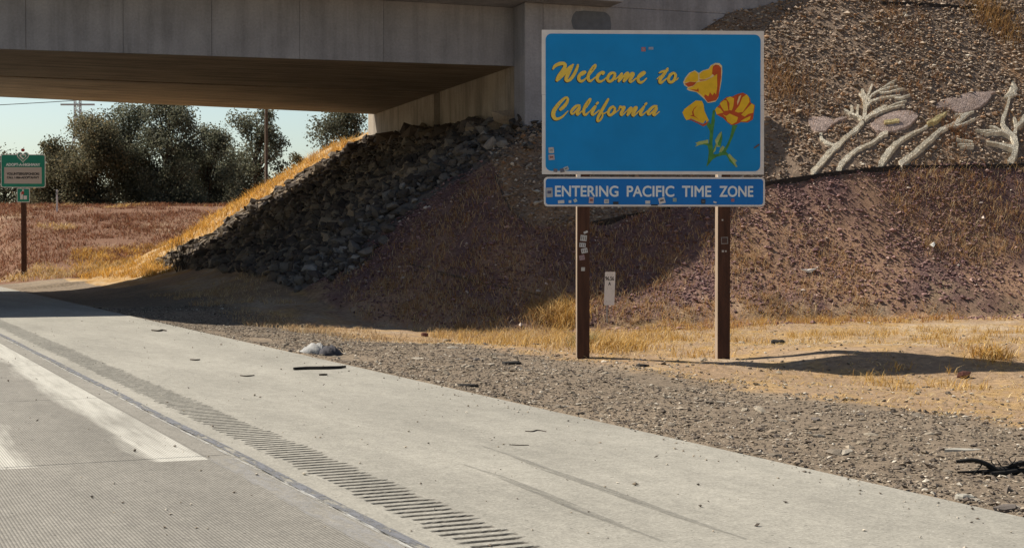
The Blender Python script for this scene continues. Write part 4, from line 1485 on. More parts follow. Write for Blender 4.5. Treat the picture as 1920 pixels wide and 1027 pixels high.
# top poppy
fl('poppy_petal', 'poppy_orange', [(480, 125), (520, 92), (570, 100), (605, 140), (605, 280), (585, 420), (570, 560), (530, 620), (410, 650), (370, 600), (340, 540), (460, 400), (500, 250), (470, 230)], .0172)
fl('poppy_petal', 'poppy_yellow', [(60, 360), (90, 295), (150, 220), (215, 190), (262, 235), (265, 330), (235, 350), (140, 345)], .0172)
fl('poppy_petal', 'poppy_orange', [(62, 378), (140, 348), (238, 355), (190, 405), (120, 425)], .0183)
fl('poppy_petal', 'poppy_yellow', [(282, 235), (345, 185), (430, 165), (450, 120), (495, 90), (478, 140), (470, 240), (440, 275), (350, 312), (285, 300)], .0183)
fl('poppy_petal', 'poppy_yellow', [(110, 445), (190, 415), (250, 355), (380, 330), (480, 275), (545, 230), (548, 420), (530, 535), (500, 505), (480, 550), (440, 500), (415, 560), (365, 530), (350, 575), (290, 520), (200, 480)], .0194)
fl('poppy_petal', 'poppy_orange', [(270, 318), (380, 320), (470, 278), (400, 315), (300, 335)], .0205)
fl('poppy_petal', 'poppy_orange', [(140, 458), (250, 465), (262, 430), (275, 495), (200, 478)], .0205)
# lower left bud
fl('poppy_petal', 'poppy_orange', [(80, 900), (150, 895), (250, 935), (330, 975), (420, 930), (385, 985), (340, 1005), (260, 960), (160, 915)], .0172)
fl('poppy_petal', 'poppy_yellow', [(30, 800), (60, 750), (180, 660), (230, 622), (320, 628), (345, 680), (360, 780), (425, 920), (385, 945), (375, 905), (340, 965), (250, 930), (160, 890), (90, 915), (60, 870)], .0183)
fl('poppy_petal', 'poppy_orange', [(145, 850), (185, 835), (172, 795), (200, 740), (260, 690), (200, 760), (195, 800), (210, 850), (280, 905), (205, 862)], .0194)
# right poppy
fl('poppy_petal', 'poppy_orange', [(515, 750), (580, 690), (600, 640), (690, 570), (780, 560), (850, 525), (930, 505), (1000, 540), (1040, 600), (1045, 650), (1110, 690), (1095, 790), (1080, 900), (1000, 945), (900, 940), (830, 975), (760, 985), (700, 945), (640, 880), (540, 830)], .0172)
for pts in ([(515, 760), (545, 715), (600, 745), (640, 800), (540, 825)], [(585, 665), (650, 615), (690, 625), (715, 770), (650, 775), (610, 715)],
            [(680, 590), (740, 562), (798, 590), (790, 700), (765, 770), (730, 760), (730, 660)], [(810, 780), (880, 690), (920, 580), (985, 530), (1020, 570), (1030, 640), (930, 790), (860, 800)],
            [(905, 830), (990, 740), (1060, 665), (1100, 690), (1085, 800), (1010, 820), (960, 860)], [(890, 930), (960, 885), (1050, 845), (1035, 900), (980, 930)],
            [(625, 825), (680, 850), (735, 815), (860, 870), (835, 940), (765, 975), (700, 930), (680, 870)]):
    fl('poppy_petal', 'poppy_yellow', pts, .0183)
for pts in ([(845, 640), (870, 560), (905, 540), (880, 620), (850, 690)],):
    fl('poppy_petal', 'poppy_cream', pts, .0183)

# stickers left by travellers
stk = [((.62, .60, .58), 1033, 282.5, 10, 11, 3), ((.60, .50, .50), 1033.5, 295.5, 11, 10, 5), ((.22, .20, .24), 1041, 320, 7, 6, -8), ((.20, .20, .22), 1053.5, 320, 8, 7, 12),
       ((.55, .60, .62), 1061, 316.5, 9, 7, 20), ((.52, .20, .22), 1205.5, 94, 8, 8, 0), ((.35, .42, .55), 1219.5, 92, 9, 5, 0), ((.16, .12, .12), 1419, 274, 3, 12, -55),
       ((.50, .52, .55), 1029.5, 361, 12, 18, 2), ((.72, .74, .74), 1051.5, 378.5, 12, 6, 5), ((.70, .76, .80), 1068, 378, 5, 5, 0), ((.62, .74, .72), 1078, 376, 6, 6, 30),
       ((.62, .50, .50), 1108, 375.5, 9, 12, -5), ((.65, .67, .68), 1136.5, 377.5, 9, 8, 0), ((.05, .06, .07), 1154, 380.5, 10, 5, 0), ((.74, .76, .78), 1214, 379, 9, 6, 0),
       ((.78, .76, .74), 1240.5, 376, 12, 11, 14), ((.35, .48, .45), 1264.5, 374.5, 7, 7, 0), ((.05, .07, .10), 1318.5, 377.5, 8, 9, 0), ((.76, .78, .78), 1340.5, 379, 6, 3, -15),
       ((.45, .20, .25), 1374, 375, 6, 6, 0), ((.05, .06, .06), 1226.5, 384.5, 13, 2.5, 0)]
SM = {}


def sticker_mat(c):
    if c not in SM:
        SM[c] = mat_plain('sticker_paper', tuple(x * .8 for x in c), .18, 60, .6, 0)
    return SM[c]


for i, (c, px, py, w_, h_, rot) in enumerate(stk):
    uu, vv = sp(px, py)
    ww, hh = w_ / KP / 2, h_ / KP / 2
    a = math.radians(rot)
    P = rrect(-ww, ww, -hh, hh, min(ww, hh) * (.95 if abs(w_ - h_) < 1 and i % 3 == 0 else .15), 4)
    P = [(uu + x * math.cos(a) - y * math.sin(a), vv + x * math.sin(a) + y * math.cos(a)) for x, y in P]
    st_ = plate('sticker', P, .0212 + .0001 * i, .0006, sticker_mat(c), sign)
    if w_ > 7 and h_ > 6:                                       # print on it
        q = [(uu + x * math.cos(a) - y * math.sin(a), vv + x * math.sin(a) + y * math.cos(a)) for x, y in ((-ww * .6, -hh * .25), (ww * .6, -hh * .25), (ww * .6, hh * .35), (-ww * .6, hh * .35))]
        plate('sticker_print', q, .0220 + .0001 * i, .0006, sticker_mat(random.choice([(.30, .10, .10), (.16, .16, .18), (.40, .40, .42), (.12, .14, .25)])), st_)
for c, px, py, w_, h_, rot in [((.68, .68, .66), 1098, 435, 8, 4, 25), ((.66, .66, .64), 1094, 446, 12, 11, -6), ((.66, .67, .66), 1092, 459, 12, 8, -4), ((.70, .70, .68), 1095.5, 469.5, 12, 9, 12),
                               ((.45, .30, .32), 1091, 482.5, 10, 9, 10), ((.62, .60, .56), 1093, 504, 7, 7, 0), ((.33, .31, .29), 1359.5, 450.5, 13, 13, 2), ((.60, .58, .54), 1356.5, 470.5, 4, 4, 0),
                               ((.60, .58, .54), 1362, 470.5, 3, 3, 0), ((.62, .60, .56), 1355.5, 412, 3, 3, 0)]:
    uu, vv = sp(px, py)
    ww, hh = w_ / KP / 2, h_ / KP / 2
    a = math.radians(rot)
    P = [(uu + x * math.cos(a) - y * math.sin(a), vv + x * math.sin(a) + y * math.cos(a)) for x, y in ((-ww, -hh), (ww, -hh), (ww, hh), (-ww, hh))]
    st_ = plate('sticker', P, -.0118, .001, sticker_mat(c), sign)
    if px > 1300 and w_ > 10:
        q = [(uu + x * .8, vv + y * .8) for x, y in ((-ww, -hh), (ww, -hh), (ww, hh), (-ww, hh))]
        plate('sticker_print', q, -.0106, .001, sticker_mat((.10, .055, .045)), st_)
    elif w_ > 9:
        for k in range(3):
            xk = -ww * .6 + k * ww * .6
            q = [(uu + (xk + dx) * math.cos(a) - dy * math.sin(a), vv + (xk + dx) * math.sin(a) + dy * math.cos(a)) for dx, dy in ((-ww * .12, -hh * .6), (ww * .12, -hh * .6), (ww * .12, hh * .6), (-ww * .12, hh * .6))]
            plate('sticker_print', q, -.0106, .001, sticker_mat((.25, .22, .22)), st_)

# ------------------------------------------------------------------ mile marker behind the left post
mp = W(mt, ms_, mz)
KM = F / mp.y
mark = thing('mile_marker', 'small white mile marker plate with black numbers behind the left sign post', 'marker', mp, math.radians(3))


def mk(px, py):
    return (px - 1142) / KM, (606 - py) / KM


a0, b1 = mk(1134.5, 510.5)
a1, b0 = mk(1155.5, 573)
MB().box(-.035, -.005, .004, .03, -.4, b1 - .05).build('stake', M['steel'], mark)
pl = plate('plate', [(p[0] + (p[1] - b0) * .035, p[1]) for p in rrect(a0, a1 - .02, b0, b1, .015, 3)], 0, .004, M['white_panel'], mark)
u0, v1 = mk(1136.5, 519)
u1, v0 = mk(1153, 527)
lettering('number', '96.56', u0 + .006, u1 + .006, v0, v1, .0045, M['letter_black'], pl, bold=.003)
u0, v1 = mk(1142.5, 529.5)
u1, v0 = mk(1147.5, 536)
lettering('letter', 'A', u0, u1, v0, v1, .0045, M['letter_black'], pl, bold=.003)
for px, py in ((1141, 516), (1150, 516), (1141, 542), (1148, 542), (1139, 566), (1146, 566)):
    uu, vv = mk(px, py)
    plate('bolt', [(uu + .008 * math.cos(a), vv + .008 * math.sin(a)) for a in np.arange(0, 6.28, .9)], .0045, .003, M['steel'], pl)

# ------------------------------------------------------------------ roadside sponsor sign beyond the bridge
AY = 65.0
KA = F / AY
at_, as_ = ts((44 - CX) / KA, AY)
azz = hz(at_, as_)
adopt = thing('sponsor_sign', 'green and white roadside volunteer sign on a brown post beyond the bridge', 'sign', W(at_, as_, azz), math.radians(4))
v_base = CAMH + (HOR - 0) / KA - azz


def ap(px, py):
    return (px - 44.5) / KA, CAMH + (HOR - py) / KA - azz


MB().box(-.10, .10, .012, .2, -.5, ap(0, 292)[1]).build('post', M['post'], adopt, bevel=.01)
q0 = ap(4, 352)
q1 = ap(86, 290)
pn = plate('panel', rrect(q0[0], q1[0], q0[1], q1[1], .10), 0, .01, M['white_panel'], adopt)
plate('green_face', rrect(q0[0] + .03, q1[0] - .03, q0[1] + .03, q1[1] - .03, .08), .011, .003, M['sign_green'], pn)
q2, q3 = ap(10.2, 344.5), ap(79, 313.8)
plate('white_field', [(q2[0], q2[1]), (q3[0], q2[1]), (q3[0], q3[1]), (q2[0], q3[1])], .0145, .003, sticker_mat((.60, .54, .50)), pn)


def al(body, x0_, x1_, y0_, y1_, mat, bold, w0=.018):
    a, b = ap(x0_, y1_), ap(x1_, y0_)
    lettering('lettering', body, a[0], b[0], a[1], b[1], w0, mat, pn, bold=bold)


al('ADOPT-A-HIGHWAY', 13.5, 76.5, 306.3, 311.8, M['letter_white'], .008)
al('VOLUNTEERS/SPONSORS', 15, 75, 323.8, 328.6, M['letter_black'], .007)
al('CALL 1-866-ADOPTAHWY', 15, 74.5, 330.8, 335.4, M['letter_black'], .007)


def heart(cx_, cy_, r, k=24):
    P = []
    for i in range(k):
        a = 2 * math.pi * i / k
        x = 16 * math.sin(a) ** 3
        y = 13 * math.cos(a) - 5 * math.cos(2 * a) - 2 * math.cos(3 * a) - math.cos(4 * a)
        P.append((cx_ + r * x / 16, cy_ + r * y / 16))
    P.reverse()
    return P


hx, hy = ap(44.8, 294)
hr = 11.3 / KA
ht = plate('heart_emblem', heart(hx, hy, hr), .015, .004, M['white_panel'], pn)
plate('heart_field', heart(hx, hy, hr * .82), .0195, .003, M['sign_green'], ht)
plate('heart_field', heart(hx, hy + .01, hr * .58), .023, .003, M['white_panel'], ht)
a_, b_ = ap(41, 297), ap(49.5, 291)
plate('heart_roads', [(a_[0], b_[1]), (a_[0] + .06, a_[1] + .05), (b_[0] - .05, a_[1]), (b_[0], b_[1]), (b_[0] - .06, b_[1] - .03), (a_[0] + .08, b_[1] - .02)][::-1], .0265, .002, M['sign_green'], ht)
dx_, dy_ = ap(44.8, 281.8)
plate('red_dot', [(dx_ + .082 * math.cos(a), dy_ + .072 * math.sin(a)) for a in np.arange(0, 6.28, .42)], .015, .006, M['sign_red'], ht)
q0, q1 = ap(33, 379.5), ap(57, 352.8)
pn2 = plate('picture_panel', rrect(q0[0], q1[0], q0[1], q1[1], .05), 0, .01, M['white_panel'], adopt)
plate('green_face', rrect(q0[0] + .03, q1[0] - .03, q0[1] + .03, q1[1] - .03, .04), .011, .003, M['sign_green'], pn2)
for nm, c, P in (('figure_body', 'white_panel', [(39.5, 374), (44, 374), (44.5, 366), (45.5, 361), (41, 359.5), (39, 363)]), ('figure_vest', 'sign_red', [(41, 365), (46.5, 364), (46, 359.5), (42, 359)]),
                 ('figure_head', 'white_panel', [(43.2, 359), (46, 359), (46.4, 356), (44.6, 354.8), (43, 356)]), ('litter_bin', 'white_panel', [(45.6, 374), (51.5, 374), (51.8, 367), (45.4, 367)])):
    P = [ap(*p) for p in P]
    if sum(p[0] * q[1] - q[0] * p[1] for p, q in zip(P, P[1:] + P[:1])) < 0:
        P.reverse()
    plate(nm, P, .015 if c == 'white_panel' else .019, .003, M[c], pn2)

# ------------------------------------------------------------------ trees beyond the berm


def tree(px, Y, top_py, wid, label, leaves=9000, clumps=40, lsize=.24, pal=None, low=.12, sparse=1.0, seed=1):
    leaves = int(leaves * 1.7)
    rg = np.random.default_rng(seed)
    rd = random.Random(seed)
    x = (px - CX) / F * Y
    t, s = ts(x, Y)
    bz = hz(t, s) - .3
    H = CAMH + (HOR - top_py) / F * Y - bz
    root = thing('tree', label, 'tree', (x, Y, bz), 0, 'trees beyond the berm')
    cl = []
    for i in range(clumps):
        v = low + (1 - low) * (i + rd.random()) / clumps
        R = wid / 2 * (math.sin(math.pi * min(.93, .18 + .72 * v)) ** .7) * (1 - .25 * rd.random())
        a = rd.random() * 6.28
        r_ = R * math.sqrt(rd.random()) * .95
        cl.append((r_ * math.cos(a), r_ * math.sin(a) * .8, H * v * .96, wid * .115 * (.6 + .9 * rd.random()) * sparse))
    mb = MB()
    mb.tube([(0, 0, -.3), (.1, 0, H * .2), (-.1, .1, H * .45), (.15, 0, H * .75), (0, 0, H * .9)], [.22, .19, .14, .08, .03], 8)
    for c in cl[::2]:
        z0 = c[2] * (.35 + .3 * rd.random())
        m_ = (c[0] * .5 + rd.uniform(-.2, .2), c[1] * .5, (z0 + c[2]) / 2 + rd.uniform(-.1, .3))
        mb.tube([(0, 0, z0), m_, (c[0], c[1], c[2])], [.09, .055, .02], 5)
    mb.build('trunk', M['bark'], root, True)
    w8 = np.array([c[3] ** 2 for c in cl])
    ci = rg.choice(len(cl), leaves, p=w8 / w8.sum())
    C_ = np.array(cl)[ci]
    dirs = rg.normal(size=(leaves, 3))
    dirs /= np.linalg.norm(dirs, axis=1)[:, None]
    rr = C_[:, 3] * (rg.random(leaves) ** .5) * (1.05 + .6 * rg.random(leaves) ** 4)
    leaves = int(leaves)
    Pp = C_[:, :3] + dirs * rr[:, None] * np.array([1.15, 1.15, 1.0])
    L = lsize * .62 * (.6 + .8 * rg.random(leaves))
    ax = rg.normal(size=(leaves, 3)) + np.array([0, 0, -.5])
    ax /= np.linalg.norm(ax, axis=1)[:, None]
    sd = np.cross(ax, rg.normal(size=(leaves, 3)))
    sd /= np.linalg.norm(sd, axis=1)[:, None] + 1e-9
    w_ = (L * .34)[:, None]
    V = np.stack([Pp, Pp + ax * L[:, None] * .5 + sd * w_, Pp + ax * L[:, None], Pp + ax * L[:, None] * .5 - sd * w_], 1)
    pal = pal or [(.135, .142, .095), (.18, .182, .125), (.10, .108, .075), (.20, .19, .13)]
    cc_ = np.array(pal)[rg.choice(len(pal), leaves, p=[.35, .25, .3, .1])] * (1 + (rg.random((leaves, 1)) - .5) * .5)
    cc_ = cc_ * (.62 + .76 * rg.random(len(cl)))[ci][:, None]
    Fq = (np.arange(leaves * 4)).reshape(-1, 4)
    obj('crown', big_mesh('crown', V.reshape(-1, 3), Fq, np.repeat(cc_, 4, 0), False), M['leaf'], root)
    return root


BR = [(.14, .132, .08), (.18, .16, .095), (.10, .098, .062), (.24, .185, .10)]
tree(10, 112, 300, 5.6, 'low dark bush directly behind the green sign at the left edge', 8000, 26, .26, None, .02, 1.2, 31)
tree(100, 104, 266, 4.6, 'small brownish tree just right of the green sign', 9000, 30, .24, BR, .05, 1.15, 32)
tree(172, 102, 218, 5.6, 'full olive tree below the lattice mast', 16000, 44, .24, BR, .02, 1.2, 33)
tree(240, 106, 192, 5.8, 'tall dense tree second from the lattice mast', 16000, 46, .24, None, .04, 1.1, 34)
tree(315, 103, 184, 6.4, 'tallest dark tree left of the utility pole', 17000, 50, .24, None, .04, 1.1, 35)
tree(392, 108, 236, 5.4, 'dark tree with gaps between the tallest tree and the utility pole', 12000, 38, .24, None, .04, 1.05, 36)
tree(480, 101, 200, 5.2, 'open airy tree with visible limbs around the utility pole', 7500, 46, .24, None, .10, .85, 37)
tree(440, 118, 300, 5.0, 'low dark undergrowth tree behind the airy tree', 9000, 30, .26, None, .02, 1.2, 38)
tree(562, 112, 288, 3.0, 'small pale shrubby tree right of the utility pole above the golden slope', 3500, 24, .22, [(.16, .14, .06), (.24, .18, .08), (.10, .09, .045), (.3, .24, .12)], .05, .9, 39)
tree(662, 94, 198, 5.8, 'leafy tree beside the far end of the abutment', 9000, 40, .24, None, .15, 1.0, 40)
tree(345, 124, 290, 9.0, 'wide dark thicket behind the tall trees', 14000, 50, .3, None, .02, .8, 41)
tree(120, 126, 330, 9.0, 'low wide thicket behind the small brownish tree', 10000, 40, .3, None, .02, .8, 42)

# ------------------------------------------------------------------ pole, mast, wire, white post
py_ = 92.0
pxw = (499.5 - CX) / F * py_
tt_, ss_ = ts(pxw, py_)
pole = thing('utility_pole', 'tall bare wooden utility pole standing in front of the airy tree', 'pole', (pxw, py_, hz(tt_, ss_)))
MB().tube([(0, 0, -1), (.02, 0, 6), (0, 0, 13)], [.105, .095, .08], 12).build('shaft', M['pole'], pole, True)
MB().box(-1.2, 1.2, -.06, .06, 12.2, 12.34).build('crossarm', M['pole'], pole)
for q in (-1.05, 0, 1.05):
    MB().tube([(q, 0, 12.34), (q, 0, 12.6)], [.05, .04], 8).build('insulator', M['steel'], pole)
TYY = 230.0
twx = (147 - CX) / F * TYY
twr = thing('lattice_mast', 'grey steel lattice mast rising behind the olive tree', 'mast', (twx, TYY, 3))
TH = 28.0


def twp(k, z):
    r_ = .42 + max(0, (17 - z)) * .09
    return Vector((r_ * (1, -1, -1, 1)[k], r_ * (1, 1, -1, -1)[k], z))


for k in range(4):
    MB().tube([twp(k, 0), twp(k, 17), twp(k, TH)], [.09, .075, .05], 6).build('leg', M['tower'], twr)
mb = MB()
zz = 0
while zz < TH - 1:
    st_ = .95 if zz > 15 else 1.8
    for k in range(4):
        mb.tube([twp(k, zz), twp((k + 1) % 4, zz + st_)], [.045, .045], 4)
        mb.tube([twp((k + 1) % 4, zz), twp(k, zz + st_)], [.045, .045], 4)
    zz += st_
mb.build('bracing', M['tower'], twr)
MB().box(-2.6, 2.6, -.15, .15, 20.4, 20.65).build('crossarm', M['tower'], twr)
w0_ = Vector((twx - .5, TYY, CAMH + (HOR - 189.5) / F * TYY))
w1_ = Vector((-150, 190, CAMH + 16.0))
pts = []
for k in range(25):
    u_ = k / 24
    p = w0_ + (w1_ - w0_) * u_
    p.z -= 2.2 * 4 * u_ * (1 - u_) * .35
    pts.append(p - w0_)
wire = MB().tube(pts, [.055] * 25, 5).build('overhead_wire', M['twig'])
wire.location = w0_
tag(wire, 'thin overhead wire running left from the lattice mast', 'wire')
yy = 88.0
xx = (107.5 - CX) / F * yy
tt_, ss_ = ts(xx, yy)
zz = hz(tt_, ss_)
topz = CAMH + (HOR - 356) / F * yy
wp = thing('white_post', 'slim white marker post standing on top of the berm', 'post', (xx, yy, zz))
MB().box(-.05, .05, -.03, .03, -.4, topz - zz).build('shaft', M['white_panel'], wp, bevel=.01)
MB().box(-.04, .04, -.034, -.031, topz - zz - .3, topz - zz - .1).build('reflector', M['steel'], wp)

# ------------------------------------------------------------------ dead shrubs and branches


def grow(mb, p, d, L, r, depth, rd, spread=.6, up=.15):
    pts, rads = [p], [r]
    n = 4
    for i in range(n):
        d = (d + Vector((rd.uniform(-1, 1), rd.uniform(-1, 1), rd.uniform(-.6, 1) + up)) * .22).normalized()
        p = p + d * L / n
        pts.append(p)
        rads.append(r * (1 - .6 * (i + 1) / n))
        if depth and i >= 1:
            for _ in range(rd.choice([1, 1, 2])):
                dd = (d + Vector((rd.uniform(-1, 1), rd.uniform(-1, 1), rd.uniform(-.5, 1))) * spread).normalized()
                grow(mb, p, dd, L * rd.uniform(.4, .65), rads[-1] * .7, depth - 1, rd, spread, up)
    mb.tube(pts, rads, 5)


h = hit(338, 508)
sh = thing('bare_shrub', 'leafless dark shrub at the foot of the riprap slope', 'shrub', W(*h))
rd = random.Random(5)
for k in range(9):
    mb = MB()
    grow(mb, Vector((rd.uniform(-.15, .15), rd.uniform(-.1, .1), -.05)), Vector((rd.uniform(-.35, .35), rd.uniform(-.3, .3), 1)).normalized(), rd.uniform(.7, 1.15), .018, 2, rd, .5, .35)
    mb.build('stem', M['twig'], sh)

h = hit(1858, 889)
KD = F / (h[0] * RS + h[1] * RC)
br = thing('dead_branch', 'black dead branch with twigs lying on the gravel near the right edge', 'branch', W(*h))


def dp(px, py, y=0.0):
    return Vector(((px - 1858) / KD, y, max((889 - py) / KD, .012)))


def limb_and_shade(pts, r0, r1, nm='twig'):
    n_ = len(pts)
    P = cat([tuple(p) for p in pts], 4)
    MB().tube(P, [r0 + (r1 - r0) * i / (len(P) - 1) for i in range(len(P))], 6).build(nm, M['black_twig'], br, True)


limb_and_shade([dp(1795, 866), dp(1825, 863), dp(1848, 869), dp(1868, 880), dp(1890, 882), dp(1925, 874, .1), dp(1960, 880, .1)], .012, .028, 'limb_and_shade')
limb_and_shade([dp(1840, 885, -.05), dp(1865, 881), dp(1890, 876), dp(1912, 869), dp(1940, 862)], .014, .008, 'limb_and_shade')
limb_and_shade([dp(1797, 889), dp(1840, 885), dp(1890, 884), dp(1950, 885)], .006, .03, 'limb_and_shade')  # black limb added along the ground as the shadow under the branch
limb_and_shade([dp(1850, 886, -.1), dp(1885, 884, -.06), dp(1925, 883, .02), dp(1955, 886)], .02, .014, 'limb_and_shade')
for a, b, c in (((1870, 879), (1864, 866), (1862, 856)), ((1882, 880), (1876, 868), (1866, 860)), ((1890, 876), (1903, 866), (1908, 860)), ((1900, 874), (1912, 876), (1920, 872)),
                ((1845, 868), (1835, 878), (1822, 884)), ((1905, 872), (1899, 863), (1896, 852)), ((1915, 882), (1930, 870), (1936, 858)), ((1868, 882), (1850, 878), (1836, 882))):
    limb_and_shade([dp(*a), dp(*b, random.uniform(-.06, .06)), dp(*c, random.uniform(-.1, .1))], .006, .0025)


def stick(name, px, r, label, mat='black_twig'):
    P = [W(t, s, z + r * .8) for t, s, z in hits(px)]
    o0 = P[0].copy()
    Q = cat([tuple(p - o0) for p in P], 4)
    o = MB().tube(Q, [r * (.6 + .5 * math.sin(math.pi * min(.95, .1 + i / len(Q)))) for i in range(len(Q))], 7).build(name, M[mat], None, True)
    o.location = o0
    return tag(o, label, 'stick')


stick('stick', [(550, 694), (575, 693), (610, 692.5), (635, 691.5), (647, 690)], .022, 'long thin black stick on the concrete shoulder below the grey bag')
stick('stick', [(598, 704), (605, 704), (613, 703.6)], .013, 'very short black stick just under the long black stick', 'twig')
stick('twig', [(284, 620), (296, 621.5), (304, 620), (311, 621)], .016, 'crooked twig on the shoulder near the bridge shadow', 'twig')
stick('twig', [(985, 809), (998, 810), (1008, 808), (1024, 810)], .005, 'thin wavy twig on the shoulder right of the tyre marks', 'twig')
stick('twig', [(955, 835), (970, 836), (992, 836)], .004, 'thin straight twig on the shoulder at the start of the tyre marks', 'twig')
stick('twig', [(450, 705), (462, 706), (476, 704.5)], .008, 'small brown twig on the shoulder left of the long black stick', 'twig')
stick('twig', [(356, 675), (366, 676), (374, 675)], .010, 'tiny dark twig halfway across the shoulder beside the rumble strip', 'twig')

# ------------------------------------------------------------------ grey bag dropped on the shoulder edge
h = hit(596, 664)
KB = F / (h[0] * RS + h[1] * RC)
bag = thing('dropped_bag', 'slumped pale grey cloth bag with shaded end coloured dark at the edge of the shoulder', 'bag', W(*h))


def lump(name, prof, mat, par, ny=9, depth=.16, seed=1, y0=0.0):
    """prof: (x, top z) silhouette in metres; rounded lump"""
    rg = np.random.default_rng(seed)
    P = cat(prof, 5)
    vs, fs = [], []
    n_ = 12
    for i, (x, zt) in enumerate(P):
        dy = depth * (.25 + .75 * math.sqrt(max(zt, 0.001) / max(p[1] for p in prof)))
        for k in range(n_):
            a = math.pi * k / (n_ - 1)
            fold = 1 + .14 * math.sin(k * 1.7 + i * .75) + .14 * (rg.random() - .5)
            vs.append((x, y0 - dy * math.cos(a), -.02 + (zt + .02) * (math.sin(a) ** .8) * fold))
    for i in range(len(P) - 1):
        for k in range(n_ - 1):
            a = i * n_ + k
            fs.append((a, a + 1, a + n_ + 1, a + n_))
    fs.append(tuple(range(n_)))
    fs.append(tuple(reversed(range((len(P) - 1) * n_, len(P) * n_))))
    return MB().add(vs, fs).build(name, mat, par, True)


def bp(px, py):
    return ((px - 600) / KB, max((664.5 - py) / KB, .004))


lump('cloth', [bp(559, 663), bp(567, 659), bp(576, 652), bp(588, 646.5), bp(600, 645.5), bp(608, 648), bp(614, 655)], M['canvas'], bag, 9, .20, 3)
lump('shaded_end', [bp(606, 656), bp(614, 650), bp(622, 648.5), bp(632, 650), bp(639, 655), bp(647, 663)], M['shaded_canvas'], bag, 9, .22, 4, -.10)  # shaded right side of the bag, made by a darker cloth colour
MB().tube([(bp(638, 656)[0], -.05, .1), (bp(643, 657)[0], -.08, .09), (bp(648, 660)[0], -.1, .04)], [.012, .01, .006], 6).build('strap', M['shaded_canvas'], bag)

# ------------------------------------------------------------------ single rocks and litter


def scrap(px, py, w_, label, seed):
    h = hit(px, py)
    k = F / (h[0] * RS + h[1] * RC)
    me = rock_mesh(seed, (.7, .7, .66), .5)
    me.materials.clear()
    me.materials.append(M['litter'])
    rg = np.random.default_rng(seed)
    for v_ in me.vertices:
        v_.co *= .55 + .9 * rg.random()
    o = obj('litter_scrap', me, None)
    o.location = W(h[0], h[1], h[2] + .03)
    o.scale = (w_ / k, w_ / k * .8, w_ / k * .7)
    o.rotation_euler = (.2, .1, seed)
    return tag(o, label, 'litter')


def flat_piece(name, px, py, w_, d_, hgt, mat, label, cat_, seed=1, rz=0.0):
    h = hit(px, py)
    rg = np.random.default_rng(seed)
    k = F / (h[0] * RS + h[1] * RC)
    V = []
    n_ = 9
    for lay, (zz_, sc_) in enumerate(((-.01, 1.0), (hgt * .7, .96), (hgt, .75))):
        for i in range(n_):
            a = 2 * math.pi * i / n_
            r_ = sc_ * (.75 + .5 * np.random.default_rng(seed * 31 + i).random())
            V.append((w_ / k / 2 * r_ * math.cos(a), d_ * r_ * math.sin(a), zz_ * (1 + .3 * rg.random())))
    fs = []
    for l in range(2):
        for i in range(n_):
            j = (i + 1) % n_
            fs.append((l * n_ + i, l * n_ + j, (l + 1) * n_ + j, (l + 1) * n_ + i))
    fs.append(tuple(range(2 * n_, 3 * n_)))
    o = MB().add(V, fs).build(name, M[mat])
    o.location = W(*h)
    o.rotation_euler = (0, 0, rz)
    return tag(o, label, cat_)


flat_piece('flat_rubble', 1806, 846, 62, .05, .012, 'pale_slab', 'pale thin slab of rubble lying on gravel above the dead branch', 'rubble', 3)
flat_piece('flat_rubble', 1812, 938, 34, .05, .028, 'pale_slab', 'large pale flat stone on gravel below the dead branch', 'stone', 5)
flat_piece('flat_debris', 957, 683, 36, .10, .03, 'black_twig', 'black flat scrap of rubber on gravel left of the left post', 'debris', 7)
flat_piece('flat_debris', 866, 724, 60, .05, .02, 'black_twig', 'long dark scrap on gravel at the shoulder edge under the bag', 'debris', 8)
flat_piece('flat_debris', 1460, 645, 26, .12, .06, 'black_twig', 'dark scrap in straw right of the right sign post', 'debris', 9)
flat_piece('flat_debris', 1204, 687, 26, .06, .025, 'black_twig', 'small dark scrap on dirt between the two sign posts', 'debris', 12)
scrap(1515, 509, 22, 'crumpled white litter on the lower slope right of the sign', 10)
scrap(1746, 462, 18, 'small white litter higher on the lower slope near the right edge', 11)
scrap(1630, 607, 9, 'tiny white scrap in the pale dirt patch at the foot of the slope', 14)
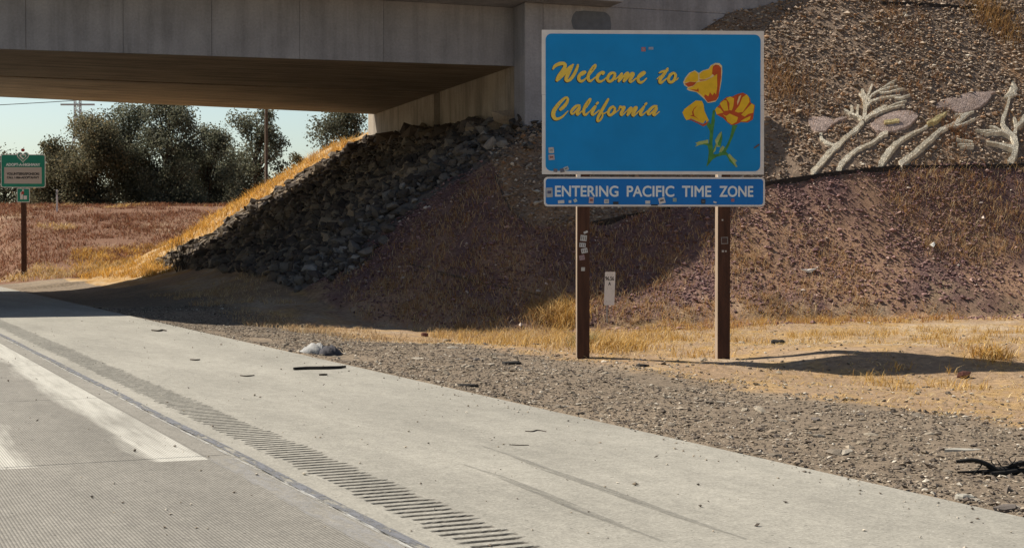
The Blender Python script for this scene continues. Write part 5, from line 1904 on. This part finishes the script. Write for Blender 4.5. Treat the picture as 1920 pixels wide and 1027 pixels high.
flat_piece('dark_stone', 795, 630, 13, .07, .06, 'red_rock', 'dark stone at the left tip of the golden grass', 'stone', 15)
rr_ = hit(1808, 709)
ro = obj('red_rock', rock_mesh(77, (.17, .06, .045), .85), None)
me2 = ro.data.copy()
me2.materials.clear()
me2.materials.append(M['red_rock'])
ro.data = me2
ro.location = W(rr_[0], rr_[1], rr_[2] + .045)
ro.scale = (.15, .15, .14)
tag(ro, 'lone dark red rock on the bare dirt at right', 'rock')


def bush(px, py, r, hgt, n_, pal, label, seed):
    h = hit(px, py)
    rg = np.random.default_rng(seed)
    t = h[0] + rg.normal(0, r * .45, n_)
    s = h[1] + rg.normal(0, r * .45, n_)
    b = height(t, s) - .02
    me = blades('bush', t - h[0], s - h[1], hgt * (.4 + .7 * rg.random(n_)), np.full(n_, .016), pick(n_, pal, [1] * len(pal)), .8, b - h[2], .6)
    o = obj('dry_bush', me, M['grass'])
    o.location = W(*h)
    o.rotation_euler = (0, 0, THETA)
    return tag(o, label, 'bush', 'dry clumps on the slope')


bush(1865, 42, 1.0, .42, 900, [(.34, .20, .08), (.42, .26, .10), (.26, .14, .06)], 'brown dry clump just under the crest near the right edge', 1)
bush(1470, 155, 1.0, .35, 700, [(.32, .19, .09), (.40, .25, .12), (.25, .13, .07)], 'brown dry clump right beside the upper part of the big sign', 2)
bush(1795, 258, .6, .22, 300, [(.34, .16, .06), (.26, .12, .05)], 'rusty dry clump between the two rightmost plant mosaics', 3)
bush(1062, 600, .55, .45, 800, GOLD, 'tall golden clump just left of the left sign post', 4)
bush(1020, 590, .5, .38, 600, [(.42, .27, .12), (.34, .2, .09), (.5, .36, .18)], 'brownish straw clump at the shadow edge left of the left sign post', 5)
bush(1096, 652, .22, .36, 260, [(.30, .26, .12), (.42, .33, .15), (.5, .4, .2)], 'greenish grey tuft right at the foot of the left sign post', 6)
bush(1860, 668, .35, .22, 260, GOLD, 'low golden tuft at the right end of the sign shadow', 7)
bush(1150, 655, .55, .26, 700, GOLD, 'golden tuft just right of the left sign post foot', 8)
